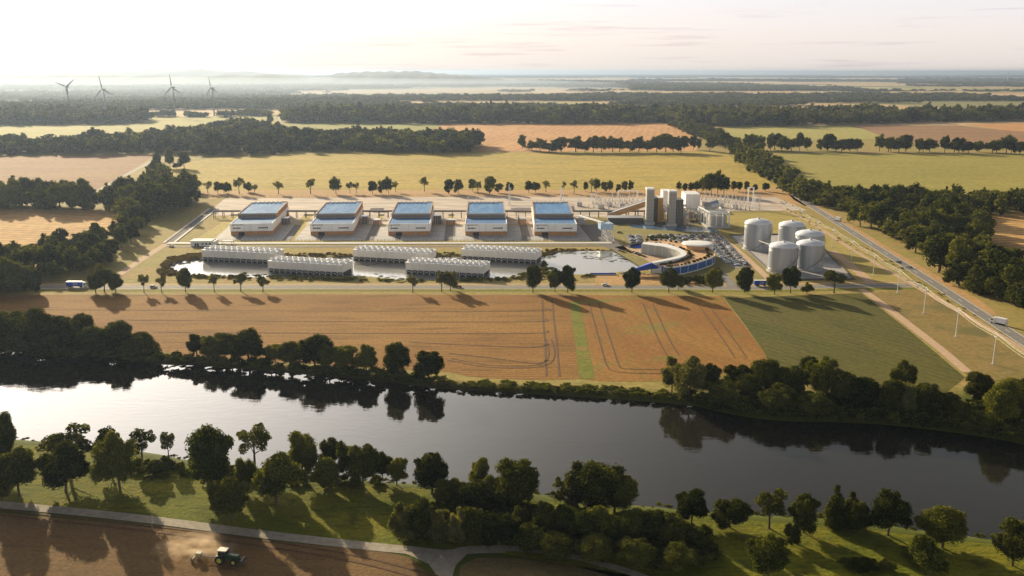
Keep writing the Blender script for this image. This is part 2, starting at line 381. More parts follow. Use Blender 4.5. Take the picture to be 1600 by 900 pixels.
# continue the river beyond the frame on both sides
far_w = [Vector((-2500, far_w[0].y + 300, WL_Z))] + far_w + [Vector((2000, far_w[-1].y - 220, WL_Z))]
near_w = [Vector((-2500, near_w[0].y + 300, WL_Z))] + near_w + [Vector((2000, near_w[-1].y - 220, WL_Z))]
river_poly = np.array([(p.x, p.y) for p in far_w] + [(p.x, p.y) for p in near_w[::-1]])
def poly_dist(P, poly, closed=True):
    """signed distance of points (N,2) to a polygon, negative inside"""
    A = poly; B = np.roll(poly, -1, 0)
    if not closed: A, B = A[:-1], B[:-1]
    d = np.full(len(P), 1e18); ins = np.zeros(len(P), bool)
    for a, b in zip(A, B):
        ab = b - a; t = np.clip(((P - a) @ ab) / max(ab @ ab, 1e-9), 0, 1)
        q = P - (a + t[:, None] * ab); d = np.minimum(d, (q ** 2).sum(1))
        if closed:
            c = (a[1] > P[:, 1]) != (b[1] > P[:, 1])
            xi = (b[0] - a[0]) * (P[:, 1] - a[1]) / (b[1] - a[1] if b[1] != a[1] else 1e-12) + a[0]
            ins ^= c & (P[:, 0] < xi)
    d = np.sqrt(d); return np.where(ins, -d, d) if closed else d
def pond_pts(pix): return catmull([G(*p, -.6) for p in pix + [pix[0]]], 4)[:-1]
POND1 = [(258, 419), (266, 409), (290, 403), (316, 402), (420, 406), (540, 402), (700, 402), (840, 400), (849, 404), (846, 412), (842, 422), (800, 432), (740, 436), (640, 437), (560, 431), (500, 433), (420, 434), (340, 430), (280, 429)]
POND2 = [(849, 405), (858, 398), (880, 394), (925, 392), (965, 394), (990, 400), (1003, 409), (999, 418), (975, 424), (925, 428), (880, 428), (858, 423), (849, 415)]
ponds = [np.array([(p.x, p.y) for p in pond_pts(q)]) for q in (POND1, POND2)]
def axis(lo, hi, step, far, growth=1.35):
    v = list(np.arange(lo, hi + 1e-6, step)); s = step
    while v[-1] < far[1]: s *= growth; v.append(v[-1] + s)
    s = step
    while v[0] > far[0]: s *= growth; v.insert(0, v[0] - s)
    return np.array(v)
xs = axis(-420, 520, 3.0, (-90000, 90000)); ys = axis(150, 780, 2.4, (-3000, 150000))
X, Y = np.meshgrid(xs, ys)
P = np.stack([X.ravel(), Y.ravel()], 1)
dr = poly_dist(P, river_poly)
def smooth(x): x = np.clip(x, 0, 1); return x * x * (3 - 2 * x)
Z = -5.0 + 5.0 * smooth((dr + 6) / 15)
for pd in ponds: Z = np.minimum(Z, -1.6 + 1.6 * smooth((poly_dist(P, pd) + 3) / 6))
def grid_object(name, X, Y, Z, mt, faces_keep=None):
    nyy, nxx = X.shape; V = np.stack([X.ravel(), Y.ravel(), Z.ravel()], 1)
    idx = np.arange(nyy * nxx).reshape(nyy, nxx)
    F = np.stack([idx[:-1, :-1], idx[:-1, 1:], idx[1:, 1:], idx[1:, :-1]], -1).reshape(-1, 4)
    if faces_keep is not None: F = F[faces_keep]
    return np_object(name, V, F, mt)
def np_mesh(name, V, F, mts, tone=None, mi=None, smooth_=False):
    me = bpy.data.meshes.new(name); k = F.shape[1]
    me.vertices.add(len(V)); me.vertices.foreach_set('co', np.ascontiguousarray(V, np.float32).ravel())
    me.loops.add(F.size); me.loops.foreach_set('vertex_index', np.ascontiguousarray(F, np.int32).ravel())
    me.polygons.add(len(F)); me.polygons.foreach_set('loop_start', np.arange(0, F.size, k, dtype=np.int32)); me.polygons.foreach_set('loop_total', np.full(len(F), k, np.int32))
    for mt in mts: me.materials.append(mt)
    if mi is not None: me.polygons.foreach_set('material_index', mi.astype(np.int32))
    if smooth_: me.polygons.foreach_set('use_smooth', np.ones(len(F), bool))
    me.update(calc_edges=True)
    if tone is not None:
        a = me.attributes.new('tone', 'FLOAT', 'FACE'); a.data.foreach_set('value', tone.astype(np.float32))
    me.validate(); return me
def np_object(name, V, F, mt, tone=None):
    o = bpy.data.objects.new(name, np_mesh(name, V, F, [mt], tone)); C.objects.link(o); return o
g = grid_object('ground', X, Y, Z.reshape(X.shape), M['ground']); tag(g, kind='structure')

# ------------------------------------------------------------------ water
def water_mat(name, base, bump_s, rough, sc1, sc2, amt):
    m = bpy.data.materials.new(name); m.use_nodes = True
    n = m.node_tree.nodes; L = m.node_tree.links.new; p = n['Principled BSDF']
    p.inputs['Base Color'].default_value = (*base, 1); p.inputs['Roughness'].default_value = rough; p.inputs['IOR'].default_value = 1.36; p.inputs['Specular IOR Level'].default_value = .5
    g_ = n.new('ShaderNodeNewGeometry'); mp_ = n.new('ShaderNodeMapping'); mp_.inputs['Scale'].default_value = (.6, 1.7, 1); mp_.inputs['Rotation'].default_value = (0, 0, R(25)); L(g_.outputs['Position'], mp_.inputs[0])
    t1 = n.new('ShaderNodeTexNoise'); t1.inputs['Scale'].default_value = sc1; t1.inputs['Detail'].default_value = 4; L(mp_.outputs[0], t1.inputs[0])
    t2 = n.new('ShaderNodeTexNoise'); t2.inputs['Scale'].default_value = sc2; t2.inputs['Detail'].default_value = 2; L(mp_.outputs[0], t2.inputs[0])
    b = n.new('ShaderNodeBump'); b.inputs['Strength'].default_value = 1.0; b.inputs['Distance'].default_value = bump_s
    mm = n.new('ShaderNodeMath'); mm.operation = 'MULTIPLY'; L(t1.outputs['Fac'], mm.inputs[0])
    r = n.new('ShaderNodeMapRange'); L(t2.outputs['Fac'], r.inputs[0]); r.inputs[1].default_value = .42; r.inputs[2].default_value = .62; r.inputs[3].default_value = .25; r.inputs[4].default_value = 1; L(r.outputs[0], mm.inputs[1])
    L(mm.outputs[0], b.inputs['Height']); L(b.outputs[0], p.inputs['Normal'])
    MAT[name] = m; return m
M['river'] = water_mat('river_water', (.018, .017, .012), .06, .02, .24, .012, 1)
M['pond'] = water_mat('pond_water', (.26, .25, .22), .02, .12, .5, .05, 1)
me_pts = [(p.x, p.y) for p in far_w] + [(p.x, p.y) for p in near_w[::-1]]
n = len(far_w)
# water sheet as a strip between the two banks, pushed a little under them
mbw = MB()
def resample(path, xsamp):
    xs_ = np.array([p.x for p in path]); ys_ = np.array([p.y for p in path]); o_ = np.argsort(xs_); return np.interp(xsamp, xs_[o_], ys_[o_])
xw = np.concatenate([np.linspace(-2500, -500, 12), np.linspace(-480, 600, 110), np.linspace(640, 2000, 10)])
yf = resample(far_w, xw) + 5; yn = resample(near_w, xw) - 5
vs = [(x, y, WL_Z) for x, y in zip(xw, yf)] + [(x, y, WL_Z) for x, y in zip(xw, yn)]
k = len(xw); mbw.add(vs, [(i, k + i, k + i + 1, i + 1) for i in range(k - 1)], M['river'])
tag(mbw.build('river'), kind='structure')
for q in ponds:
    qq = q
    o = sheet('pond', [(a, b) for a, b in qq], M['pond'], -.6)

# ------------------------------------------------------------------ fields
F_Z = 0.05
psheet('field', [(-160, 461), (60, 461), (500, 460), (886, 461), (899, 530), (906, 592), (850, 594), (780, 592), (730, 588), (700, 581), (620, 577), (540, 572), (400, 562), (300, 556), (240, 548), (120, 540), (-160, 534)], M['wheat'], F_Z)
psheet('field', [(886, 461), (1128, 463), (1160, 505), (1195, 552), (1205, 576), (1120, 590), (1040, 597), (940, 596), (906, 592), (899, 530)], M['wheat2'], F_Z)
psheet('field_strip', [(889, 472), (905, 472), (917, 530), (929, 592), (905, 592), (898, 530)], M['strip_green'], F_Z * 2)
psheet('field', [(1132, 466), (1346, 458), (1425, 520), (1508, 590), (1480, 612), (1340, 604), (1205, 590), (1205, 576), (1195, 552), (1162, 505)], M['greencrop'], F_Z)
psheet('field', [(1352, 458), (1440, 452), (1580, 545), (1760, 640), (1600, 640), (1530, 615), (1515, 590), (1430, 520)], field_mat('dry_grass', lin((150, 124, 76)), lin((136, 118, 68)), lin((122, 116, 60)), big=.03, fine=.4, patch=(lin((112, 104, 62)), .02, .5, .6)), F_Z)
psheet('field', [(262, 288), (246, 270), (290, 254), (350, 246), (480, 240), (760, 238), (1000, 237), (1128, 237), (1170, 262), (1215, 292), (1120, 297), (800, 297), (480, 297), (300, 299)], M['hay'], F_Z)
psheet('field', [(300, 299), (480, 297), (800, 297), (1120, 297), (1215, 292), (1228, 300), (1262, 322), (1150, 311), (800, 309), (345, 309), (330, 312)], M['verge'], F_Z)
psheet('field', [(694, 193), (1058, 193), (1072, 202), (1090, 218), (1088, 236), (730, 237), (660, 212)], M['pinkfield'], F_Z)
psheet('field', [(430, 193), (692, 193), (665, 208), (660, 214), (450, 214), (420, 205)], M['farpasture'], F_Z)
psheet('field', [(-200, 196), (100, 196), (228, 192), (236, 183), (300, 183), (420, 178), (440, 182), (425, 200), (380, 216), (150, 218), (-200, 224)], M['faryellow'], F_Z)
psheet('field', [(-260, 243), (0, 246), (160, 242), (242, 241), (222, 256), (180, 282), (140, 302), (0, 312), (-260, 320)], M['brownfield'], F_Z)
psheet('field', [(-260, 324), (0, 326), (120, 328), (192, 330), (196, 345), (185, 362), (110, 378), (60, 388), (0, 408), (-260, 440)], M['tanfield'], F_Z)
psheet('field', [(1216, 240), (1400, 241), (1800, 243), (1800, 304), (1600, 306), (1420, 304), (1290, 298), (1262, 288), (1235, 262)], M['rfield'], F_Z)
psheet('field', [(1128, 197), (1335, 197), (1355, 204), (1385, 216), (1270, 218), (1150, 216)], M['faryellow'], F_Z)
psheet('field', [(1325, 196), (1500, 196), (1560, 203), (1700, 212), (1700, 226), (1440, 224), (1388, 216), (1350, 202)], M['brownfield'], F_Z)
psheet('field', [(1505, 194), (1700, 190), (1700, 210), (1570, 204)], M['pinkfield'], F_Z)
psheet('field', [(1506, 350), (1520, 342), (1600, 332), (1760, 332), (1760, 440), (1640, 424), (1590, 405), (1548, 380)], M['tanfield'], F_Z)
# verge on the wood side of the diagonal road
psheet('field', [(1226, 297), (1242, 303), (1300, 334), (1348, 362), (1400, 394), (1460, 428), (1530, 468), (1560, 492), (1540, 492), (1480, 458), (1400, 408), (1340, 372), (1290, 340), (1240, 312)], M['verge'], F_Z)
# grass between the tanks and the road
field_mat('works_lawn2', lin((176, 156, 86)), lin((162, 146, 78)), lin((142, 134, 70)), big=.03)
psheet('field', [(1112, 334), (1252, 332), (1300, 362), (1360, 402), (1420, 440), (1345, 441), (1280, 400), (1230, 366), (1140, 366), (1100, 362)], MAT['works_lawn2'], F_Z)
# meadow on the near side of the river
psheet('meadow', [(-420, 676), (-60, 690), (60, 697), (150, 705), (300, 728), (500, 750), (700, 768), (850, 784), (1000, 800), (1200, 815), (1360, 828), (1500, 846), (1640, 858), (2100, 900), (2100, 1100), (1300, 1000), (900, 885), (740, 858), (620, 853), (400, 829), (200, 806), (0, 787), (-300, 757), (-420, 745)], M['grass'], F_Z)
psheet('field', [(-420, 762), (-300, 772), (0, 801), (200, 820), (400, 843), (600, 862), (640, 872), (672, 900), (690, 980), (-300, 980), (-420, 900)], field_mat('ploughed', lin((114, 90, 58)), lin((126, 98, 62)), lin((98, 78, 50)), big=.03, fine=.8, rows=.5, ang=R(-6), rowamp=.2), F_Z)
psheet('field', [(720, 884), (745, 872), (800, 872), (900, 884), (1020, 905), (1020, 1000), (700, 1000)], field_mat('junction_plot', lin((122, 106, 70)), lin((108, 92, 60)), lin((134, 116, 72)), big=.06, fine=.8), F_Z)  # plot by the track junction, three brown tones mixed by noise

# ------------------------------------------------------------------ wheel ruts in the crops
def ruts(pixpath, gauge=2.6, wd=.55, mt=None, n=6, name='tramline'):
    path = catmull([G(*p) for p in pixpath], n)
    for s in (-1, 1): strip(name, path, wd, mt or M['rut'], F_Z * 3, s * gauge / 2)
for yy in (486, 503, 521, 543, 568):
    x1 = {486: 852, 503: 852, 521: 855, 543: 858, 568: 858}[yy]
    x0 = {486: 60, 503: 180, 521: 240, 543: 640, 568: 700}[yy]
    yl = {486: 484, 503: 500, 521: 519, 543: 535, 568: 552}[yy]
    strip('tramline', catmull([G(x0, yl), G((x0 + x1) // 2, (yl + yy) / 2 + 1), G(x1 - 25, yy), G(x1, yy - 5)], 4), .9, M['rut'], F_Z * 3)
ruts([(855, 468), (857, 500), (860, 530), (862, 560), (864, 588)], 6.2, .9)
ruts([(700, 561), (760, 572), (830, 573), (856, 566), (862, 552), (857, 530)], 3.0, .8)
ruts([(928, 474), (938, 508), (950, 548), (958, 571), (972, 579), (1040, 581)], 6, .8)
ruts([(1012, 474), (1026, 506), (1040, 536), (1052, 556)], 6, .8)
ruts([(1100, 478), (1122, 508), (1142, 536), (1158, 560)], 6, .7)
for q in ([(1190, 478), (1222, 512), (1256, 552)], [(1262, 470), (1310, 514), (1370, 562)], [(1330, 468), (1380, 508), (1440, 556)]): ruts(q, 5, .6, M['rut_green'])
ruts([(-100, 789), (100, 812), (250, 828), (400, 848), (560, 874), (680, 905)], 3.2, .9)

# ------------------------------------------------------------------ roads, tracks, paths
road = catmull([G(-260, 449), G(0, 449), G(400, 449), G(700, 449), G(1000, 449), G(1180, 450), G(1330, 447), G(1440, 446)], 6)
strip('road', road, 9, M['asphalt'], .06)
for s in (-1, 1): strip('road_marking', road, .3, M['white_line'], .075, s * 4.1)
strip('road_verge', road, 5, M['strip_green'], .055, -9.5)
strip('cycle_path', road, 3.5, M['dirt'], .056, 9)
hw = catmull([G(1226, 294), G(1262, 318), G(1310, 349), G(1380, 393), G(1450, 437), G(1520, 482), G(1600, 534), G(1760, 636), G(2000, 780)], 6)
strip('highway', hw, 9.0, M['asphalt'], .11)
for s in (-1, 1): strip('road_marking', hw, .35, M['white_line'], .12, s * 3.9)
for i in range(0, len(hw) - 1, 1):
    a = hw[i]; b = hw[i + 1]
    if i % 2 == 0: strip('road_marking', [a.lerp(b, .1), a.lerp(b, .6)], .25, M['white_line'], .12)
strip('service_lane', catmull([G(1205, 318), G(1262, 345), G(1340, 395), G(1430, 447), G(1530, 505), G(1640, 570)], 6), 4, M['dirt'], .09)
strip('path', catmull([G(1346, 452), G(1372, 470), G(1420, 507), G(1470, 546), G(1512, 582)], 5), 5.2, M['dirt'], .1)
strip('farm_track', catmull([G(-420, 752), G(-100, 780), G(100, 798), G(240, 813), G(400, 834), G(560, 852), G(640, 860), G(700, 866), G(730, 860), G(790, 858)], 6), 4.6, M['gravel'], .12)
psheet('farm_track_junction', [(600, 855), (660, 862), (716, 858), (760, 854), (730, 866), (712, 884), (706, 905), (700, 960), (680, 960), (684, 902), (670, 882), (640, 868)], M['gravel'], .13)
strip('farm_track', catmull([G(760, 857), G(840, 860), G(920, 876), G(1000, 900), G(1060, 930)], 5), 3.0, M['gravel'], .11)
strip('farm_lane', catmull([G(262, 380), G(230, 400), G(200, 420), G(178, 435), G(150, 447)], 4), 6, M['dirt'], .08)
strip('farm_lane', catmull([G(140, 306), G(178, 284), G(218, 262), G(244, 249), G(280, 240)], 4), 7, M['gravel'], .08)
strip('farm_lane', catmull([G(405, 215), G(425, 200), G(438, 188), G(440, 180)], 4), 14, M['gravel'], .09)
# the wall-lined drain up the left side of the works
drain = [G(264, 380), G(300, 352), G(334, 326)]
strip('drain', drain, 7, M['darkdrive'], .1)
for s in (-1, 1): strip('kerb', drain, 1.6, M['kerb'], .1, s * 4.2, thick=.5)

# ------------------------------------------------------------------ the works: yards and aprons
psheet('yard', [(332, 326), (352, 310), (800, 307), (1100, 309), (1212, 308), (1262, 329), (1150, 330), (955, 340), (870, 337), (334, 337)], M['yard'], .07)
psheet('apron', [(340, 352), (361, 335), (905, 335), (925, 345), (948, 377), (300, 378)], field_mat('works_lawn', lin((186, 168, 100)), lin((172, 156, 88)), lin((150, 142, 76)), big=.05), .07)
psheet('apron', [(940, 350), (990, 346), (1100, 349), (1120, 366), (1140, 366), (1222, 440), (1120, 440), (1040, 440), (960, 392), (950, 380)], field_mat('works_grass', lin((150, 138, 84)), lin((136, 126, 74)), lin((128, 122, 66)), big=.05), .07)
HX = [(361, 424.5, 645), (485.6, 551, 693), (606.7, 671.6, 725), (727.3, 792, 755), (835, 900.8, 798)]
for i, (xa, xb, vp) in enumerate(HX):
    def vpx(x, y, yr=368): return vp + (x - vp) * (y - 112) / (yr - 112)
    l0, r0 = xa - 20, xb + 26
    psheet('apron', [(vpx(l0, 376), 376), (vpx(l0, 352), 352), (vpx(r0, 352), 352), (vpx(r0, 376), 376)], M['concrete'], .1)
    psheet('apron', [(vpx(l0 - 4, 351), 351), (vpx(l0 - 4, 334), 334), (vpx(r0, 334), 334), (vpx(r0, 351), 351)], M['yard'], .1)
    psheet('driveway', [(vpx(xa + 13, 376), 376), (vpx(xa + 13, 368), 368), (vpx(xa + 21, 368), 368), (vpx(xa + 21, 376), 376)], M['darkdrive'], .13)
    psheet('driveway', [(vpx(r0 - 3, 376), 376), (vpx(r0 - 3, 351.5), 351.5), (vpx(r0 + 10, 351.5), 351.5), (vpx(r0 + 10, 376), 376)], M['darkdrive'], .135)
psheet('forecourt', [(905, 352), (942, 350), (965, 378), (985, 392), (960, 392), (925, 378)], M['darkdrive'], .12)
strip('works_road', [G(262, 385.5), G(600, 385.5), G(960, 384)], 6, M['darkdrive'], .1)
strip('kerb_wall', [G(262, 380.5), G(600, 380.5), G(956, 380)], 7, M['kerb'], .1, thick=.4)
# car parks
psheet('car_park', [(978, 367), (1006, 367), (1000, 388), (986, 388)], M['asphalt'], .12)
psheet('car_park', [(1012, 366), (1098, 366), (1092, 384), (1060, 377), (1016, 374)], M['asphalt'], .12)
psheet('car_park', [(1086, 366), (1126, 366), (1178, 416), (1150, 420), (1128, 410), (1112, 386)], M['asphalt'], .12)
strip('works_lane', catmull([G(1122, 366), G(1165, 402), G(1205, 440)], 3), 5, M['dirt'], .125)
strip('works_lane', catmull([G(1118, 418), G(1135, 436), G(1145, 448)], 3), 7, M['asphalt'], .125)
strip('works_lane', catmull([G(1300, 392), G(1345, 428), G(1362, 444)], 3), 7, M['dirt'], .125)
psheet('plaza', [(960, 386), (1000, 381), (1040, 396), (1052, 410), (1018, 412), (1006, 404), (985, 396)], M['dirt'], .12)
psheet('plaza', [(930, 431), (1010, 427), (1050, 436), (1110, 440), (1100, 446), (930, 446)], M['verge'], .12)
psheet('tank_pad', [(1140, 368), (1262, 366), (1334, 437), (1218, 438)], M['concrete'], .14)
tp = [G(1140, 368), G(1262, 366), G(1334, 437), G(1218, 438), G(1140, 368)]
for a, b in zip(tp[:-1], tp[1:]): strip('kerb', [a, b], .8, M['darkdrive'], .1, thick=1.0)
psheet('lorry_park', [(940, 346), (1000, 345), (1110, 349), (1060, 352), (985, 351), (945, 352)], M['darkdrive'], .12)
psheet('water_channel', [(984, 350), (1010, 351), (1060, 352.5), (1100, 355), (1121, 358), (1124, 364), (1080, 362.5), (1030, 359.5), (1000, 357), (985, 355)], mat('channel_water', lin((84, 112, 140)), .15, spec=.5), .16)

M['pond'].node_tree.nodes['Principled BSDF'].inputs['IOR'].default_value = 1.6

M['river'].node_tree.nodes['Principled BSDF'].inputs['IOR'].default_value = 1.5
# ------------------------------------------------------------------ foliage templates
L_DARK = leaf_mat('foliage_dark', (.016, .027, .008), (.155, .160, .034), .38)
L_GREEN = leaf_mat('foliage_green', (.035, .052, .010), (.215, .215, .042), .4)
L_PALE = leaf_mat('foliage_pale', (.080, .088, .030), (.26, .25, .10), .5)
L_FAR = leaf_mat('foliage_far', (.030, .038, .018), (.170, .165, .060), .3)
L_DRY = leaf_mat('foliage_dry', (.11, .085, .03), (.26, .20, .08), .3)
BARK = mat('bark', (.09, .065, .045), .9)
def ico(sub):
    t = (1 + 5 ** .5) / 2
    v = [(-1, t, 0), (1, t, 0), (-1, -t, 0), (1, -t, 0), (0, -1, t), (0, 1, t), (0, -1, -t), (0, 1, -t), (t, 0, -1), (t, 0, 1), (-t, 0, -1), (-t, 0, 1)]
    f = [(0, 11, 5), (0, 5, 1), (0, 1, 7), (0, 7, 10), (0, 10, 11), (1, 5, 9), (5, 11, 4), (11, 10, 2), (10, 7, 6), (7, 1, 8), (3, 9, 4), (3, 4, 2), (3, 2, 6), (3, 6, 8), (3, 8, 9), (4, 9, 5), (2, 4, 11), (6, 2, 10), (8, 6, 7), (9, 8, 1)]
    v = [np.array(a) / np.linalg.norm(a) for a in v]
    for _ in range(sub):
        nf, cache = [], {}
        def mid(a, b):
            k_ = (min(a, b), max(a, b))
            if k_ not in cache: m_ = v[a] + v[b]; v.append(m_ / np.linalg.norm(m_)); cache[k_] = len(v) - 1
            return cache[k_]
        for a, b, c in f:
            x, y, z = mid(a, b), mid(b, c), mid(c, a); nf += [(a, x, z), (b, y, x), (c, z, y), (x, y, z)]
        f = nf
    return np.array(v), np.array(f)
ICO = {s: ico(s) for s in (0, 1)}
def crown(seed, kind='round', nl=22, nq=3000, q=.028, core=1, wr=.75):
    """crown in unit height: z from about .15 to 1, half width wr/2. returns V, F(quads), tone"""
    r = np.random.default_rng(seed); lobes = []
    hw_ = wr / 2; n1 = max(5, nl // 5) if kind != 'cone' else nl
    prim = []
    for i in range(n1):
        a = r.uniform(0, 2 * np.pi) if i > 3 else i * 1.6 + r.uniform(-.4, .4)
        if kind == 'cone':
            z = r.uniform(.12, .97); rad = hw_ * (1 - (z - .1) / .95) ** .8; rr = .045 + .10 * (1 - z)
            p = (math.cos(a) * rad * r.uniform(.2, .8), math.sin(a) * rad * r.uniform(.2, .8), z)
            lobes.append((np.array(p), rr)); continue
        z0 = {'round': .10, 'sparse': .34, 'bush': .02, 'willow': .08}[kind]
        h_ = (1 - z0) / 2; zc = z0 + h_
        rr = r.uniform(.15, .25) * (wr / .75) ** .5 * {'round': 1, 'sparse': .7, 'bush': 1.1, 'willow': .85}[kind]
        u = (-.75 + 1.75 * (i + r.uniform(0, 1)) / n1) * r.uniform(.8, 1.0); s_ = math.sqrt(max(0, 1 - u * u)); k_ = r.uniform(.72, 1.14)
        p = np.array((math.cos(a) * s_ * (hw_ - rr * .75) * k_, math.sin(a) * s_ * (hw_ - rr * .75) * k_, min(zc + u * (h_ - rr * .7), 1 - rr * .9)))
        if p[2] - rr < z0 * .5: p[2] = z0 * .5 + rr
        prim.append((p, rr))
    if prim:
        prim.append((np.array((0, 0, zc)), min(hw_, h_) * .62))
        per = max(2, nl // len(prim))
        for p, rr in prim:
            lobes.append((p, rr * .78))
            for _ in range(per):
                d_ = r.normal(size=3); d_[2] += .35; d_ /= np.linalg.norm(d_)
                lobes.append((p + d_ * rr * r.uniform(.6, 1.02), rr * r.uniform(.24, .52)))
    Lc = np.array([l[0] for l in lobes]); Lr = np.array([l[1] for l in lobes])
    V, F, T = [], [], []
    # leaves
    w_ = Lr ** 2; w_ /= w_.sum(); idx = r.choice(len(Lr), int(nq * 1.9), p=w_)
    d = r.normal(size=(len(idx), 3)); d[:, 2] += .25; d /= np.linalg.norm(d, axis=1)[:, None]
    rad = Lr[idx] * (.86 + .42 * r.uniform(0, 1, len(idx)) ** 1.8)
    pos = Lc[idx] + d * rad[:, None]
    if kind == 'willow': pos[:, 2] -= rad * r.uniform(0, .35, len(idx))
    dd = np.linalg.norm(pos[:, None, :] - Lc[None], axis=2) / Lr[None]
    keep = (dd.min(1) > .74) & (pos[:, 2] > .03)
    pos, d = pos[keep][:nq], d[keep][:nq]; idx = idx[keep][:nq]
    nrm = d + r.normal(size=d.shape) * .45; nrm /= np.linalg.norm(nrm, axis=1)[:, None]
    u_ = np.cross(nrm, r.normal(size=d.shape)); u_ /= np.linalg.norm(u_, axis=1)[:, None]; v_ = np.cross(nrm, u_)
    s = q * r.uniform(.6, 1.35, len(pos))[:, None]; asp = r.uniform(.55, 1.0, len(pos))[:, None]
    if kind == 'willow': asp *= .6
    quad = np.stack([pos - u_ * s, pos - v_ * s * asp, pos + u_ * s, pos + v_ * s * asp], 1)
    V.append(quad.reshape(-1, 3)); F.append(np.arange(len(pos) * 4).reshape(-1, 4))
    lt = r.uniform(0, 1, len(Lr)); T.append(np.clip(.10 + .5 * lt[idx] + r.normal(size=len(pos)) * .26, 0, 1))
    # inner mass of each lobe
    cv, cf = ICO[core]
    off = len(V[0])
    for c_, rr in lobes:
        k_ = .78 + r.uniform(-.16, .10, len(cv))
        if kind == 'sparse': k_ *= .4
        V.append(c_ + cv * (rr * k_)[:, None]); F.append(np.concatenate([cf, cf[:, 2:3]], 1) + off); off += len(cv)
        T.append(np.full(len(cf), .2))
    return np.concatenate(V), np.concatenate(F), np.concatenate(T)
def clean_mesh(name, V, F, T, mt):
    """quads and triangles mixed"""
    tri = F[:, 2] == F[:, 3]
    nq_, nt_ = (~tri).sum(), tri.sum()
    me = bpy.data.meshes.new(name)
    me.vertices.add(len(V)); me.vertices.foreach_set('co', V.astype(np.float32).ravel())
    li = np.concatenate([F[~tri].ravel(), F[tri][:, :3].ravel()]).astype(np.int32)
    me.loops.add(len(li)); me.loops.foreach_set('vertex_index', li)
    tot = np.concatenate([np.full(nq_, 4), np.full(nt_, 3)]).astype(np.int32); st = np.concatenate([[0], np.cumsum(tot)[:-1]]).astype(np.int32)
    me.polygons.add(len(tot)); me.polygons.foreach_set('loop_start', st); me.polygons.foreach_set('loop_total', tot)
    me.materials.append(mt); me.update(calc_edges=True)
    a = me.attributes.new('tone', 'FLOAT', 'FACE'); a.data.foreach_set('value', np.concatenate([T[~tri], T[tri]]).astype(np.float32))
    return me
def trunk_mesh(seed, sparse=False):
    r = random.Random(seed); mb = MB(); top = .62
    lean = (r.uniform(-.03, .03), r.uniform(-.03, .03))
    mb.tube((0, 0, -.02), (lean[0], lean[1], top * .5), .026, .018, 7, BARK, False)
    mb.tube((lean[0], lean[1], top * .5), (lean[0] * 1.5, lean[1] * 1.5, top * 1.15), .018, .006, 6, BARK, False)
    for i in range(6 if sparse else 4):
        a = r.uniform(0, 6.28); z = r.uniform(.25, .5)
        mb.tube((lean[0] * z, lean[1] * z, z), (math.cos(a) * .2, math.sin(a) * .2, z + r.uniform(.15, .3)), .01, .004, 5, BARK, False)
    return mb.mesh('trunk')
TREE_MESH = {}
def tmesh(kind, hi, seed):
    key = (kind, hi, seed)
    if key not in TREE_MESH:
        shape, mt, wr, nl = {'dark': ('round', L_DARK, .80, 60), 'green': ('round', L_GREEN, .76, 56), 'pale': ('willow', L_PALE, .85, 64), 'cone': ('cone', L_DARK, .46, 30),
                             'youngpale': ('sparse', L_PALE, .62, 34), 'young': ('sparse', L_DARK, .66, 36), 'bush': ('bush', L_DARK, 1.15, 36), 'palebush': ('bush', L_GREEN, 1.2, 36)}[kind]
        nq, q = (8500, .0185) if hi else (1700, .030)
        if shape == 'sparse': nq, q = (3400, .019) if hi else (800, .032)
        V, F, T = crown(seed * 17 + hash(kind) % 1 + len(kind), shape, nl, nq, q, 1 if hi else 0, wr)
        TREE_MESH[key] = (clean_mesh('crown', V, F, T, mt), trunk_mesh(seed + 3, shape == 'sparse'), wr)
    return TREE_MESH[key]
KINDN = {'dark': 'tree', 'green': 'tree', 'pale': 'willow_tree', 'cone': 'conifer_tree', 'youngpale': 'young_tree', 'young': 'young_tree', 'bush': 'shrub', 'palebush': 'shrub'}
def tree_at(loc, h, wd, kind, hi, label, group, cat=None):
    seed = rnd.randrange(5 if hi else 4)
    cm, tm, wr = tmesh(kind, hi, seed)
    nm = KINDN[kind]; cat = cat or ('shrub' if 'bush' in kind else 'tree')
    o = bpy.data.objects.new(nm, None); C.objects.link(o); o.location = loc; o.rotation_euler = (0, 0, rnd.uniform(0, 6.28))
    sx = wd / wr; o.scale = (sx, sx, h)
    tag(o, label, cat, group)
    c = bpy.data.objects.new('crown', cm); C.objects.link(c); c.parent = o
    t = bpy.data.objects.new('trunk', tm); C.objects.link(t); t.parent = o
    return o
N_TREES = 0
TONE = {'dark': 'dark green round', 'green': 'mid-green leafy', 'pale': 'pale silvery willow-like', 'cone': 'dark pointed conifer', 'youngpale': 'slender pale young', 'young': 'slim dark young', 'bush': 'low dark', 'palebush': 'low yellow-green'}
def tree_row(lst, where, group, hi):
    """lst of (x px, base y px, height px, width px, kind); labelled left to right"""
    global N_TREES
    lst = sorted(lst)
    for i, (x, y, h, wd, kd) in enumerate(lst):
        s = mpp(y); wd *= .97; noun = 'shrub' if 'bush' in kd else 'tree'
        tree_at(G(x, y), HT(y, y - h) * .98, wd * s, kd, hi, f"{TONE[kd]} {noun}, {ordinal(i)} from the left {where}", group)
        N_TREES += 1
D_, GR, PA, CO, YP, YO, BU, PB = 'dark', 'green', 'pale', 'cone', 'youngpale', 'young', 'bush', 'palebush'
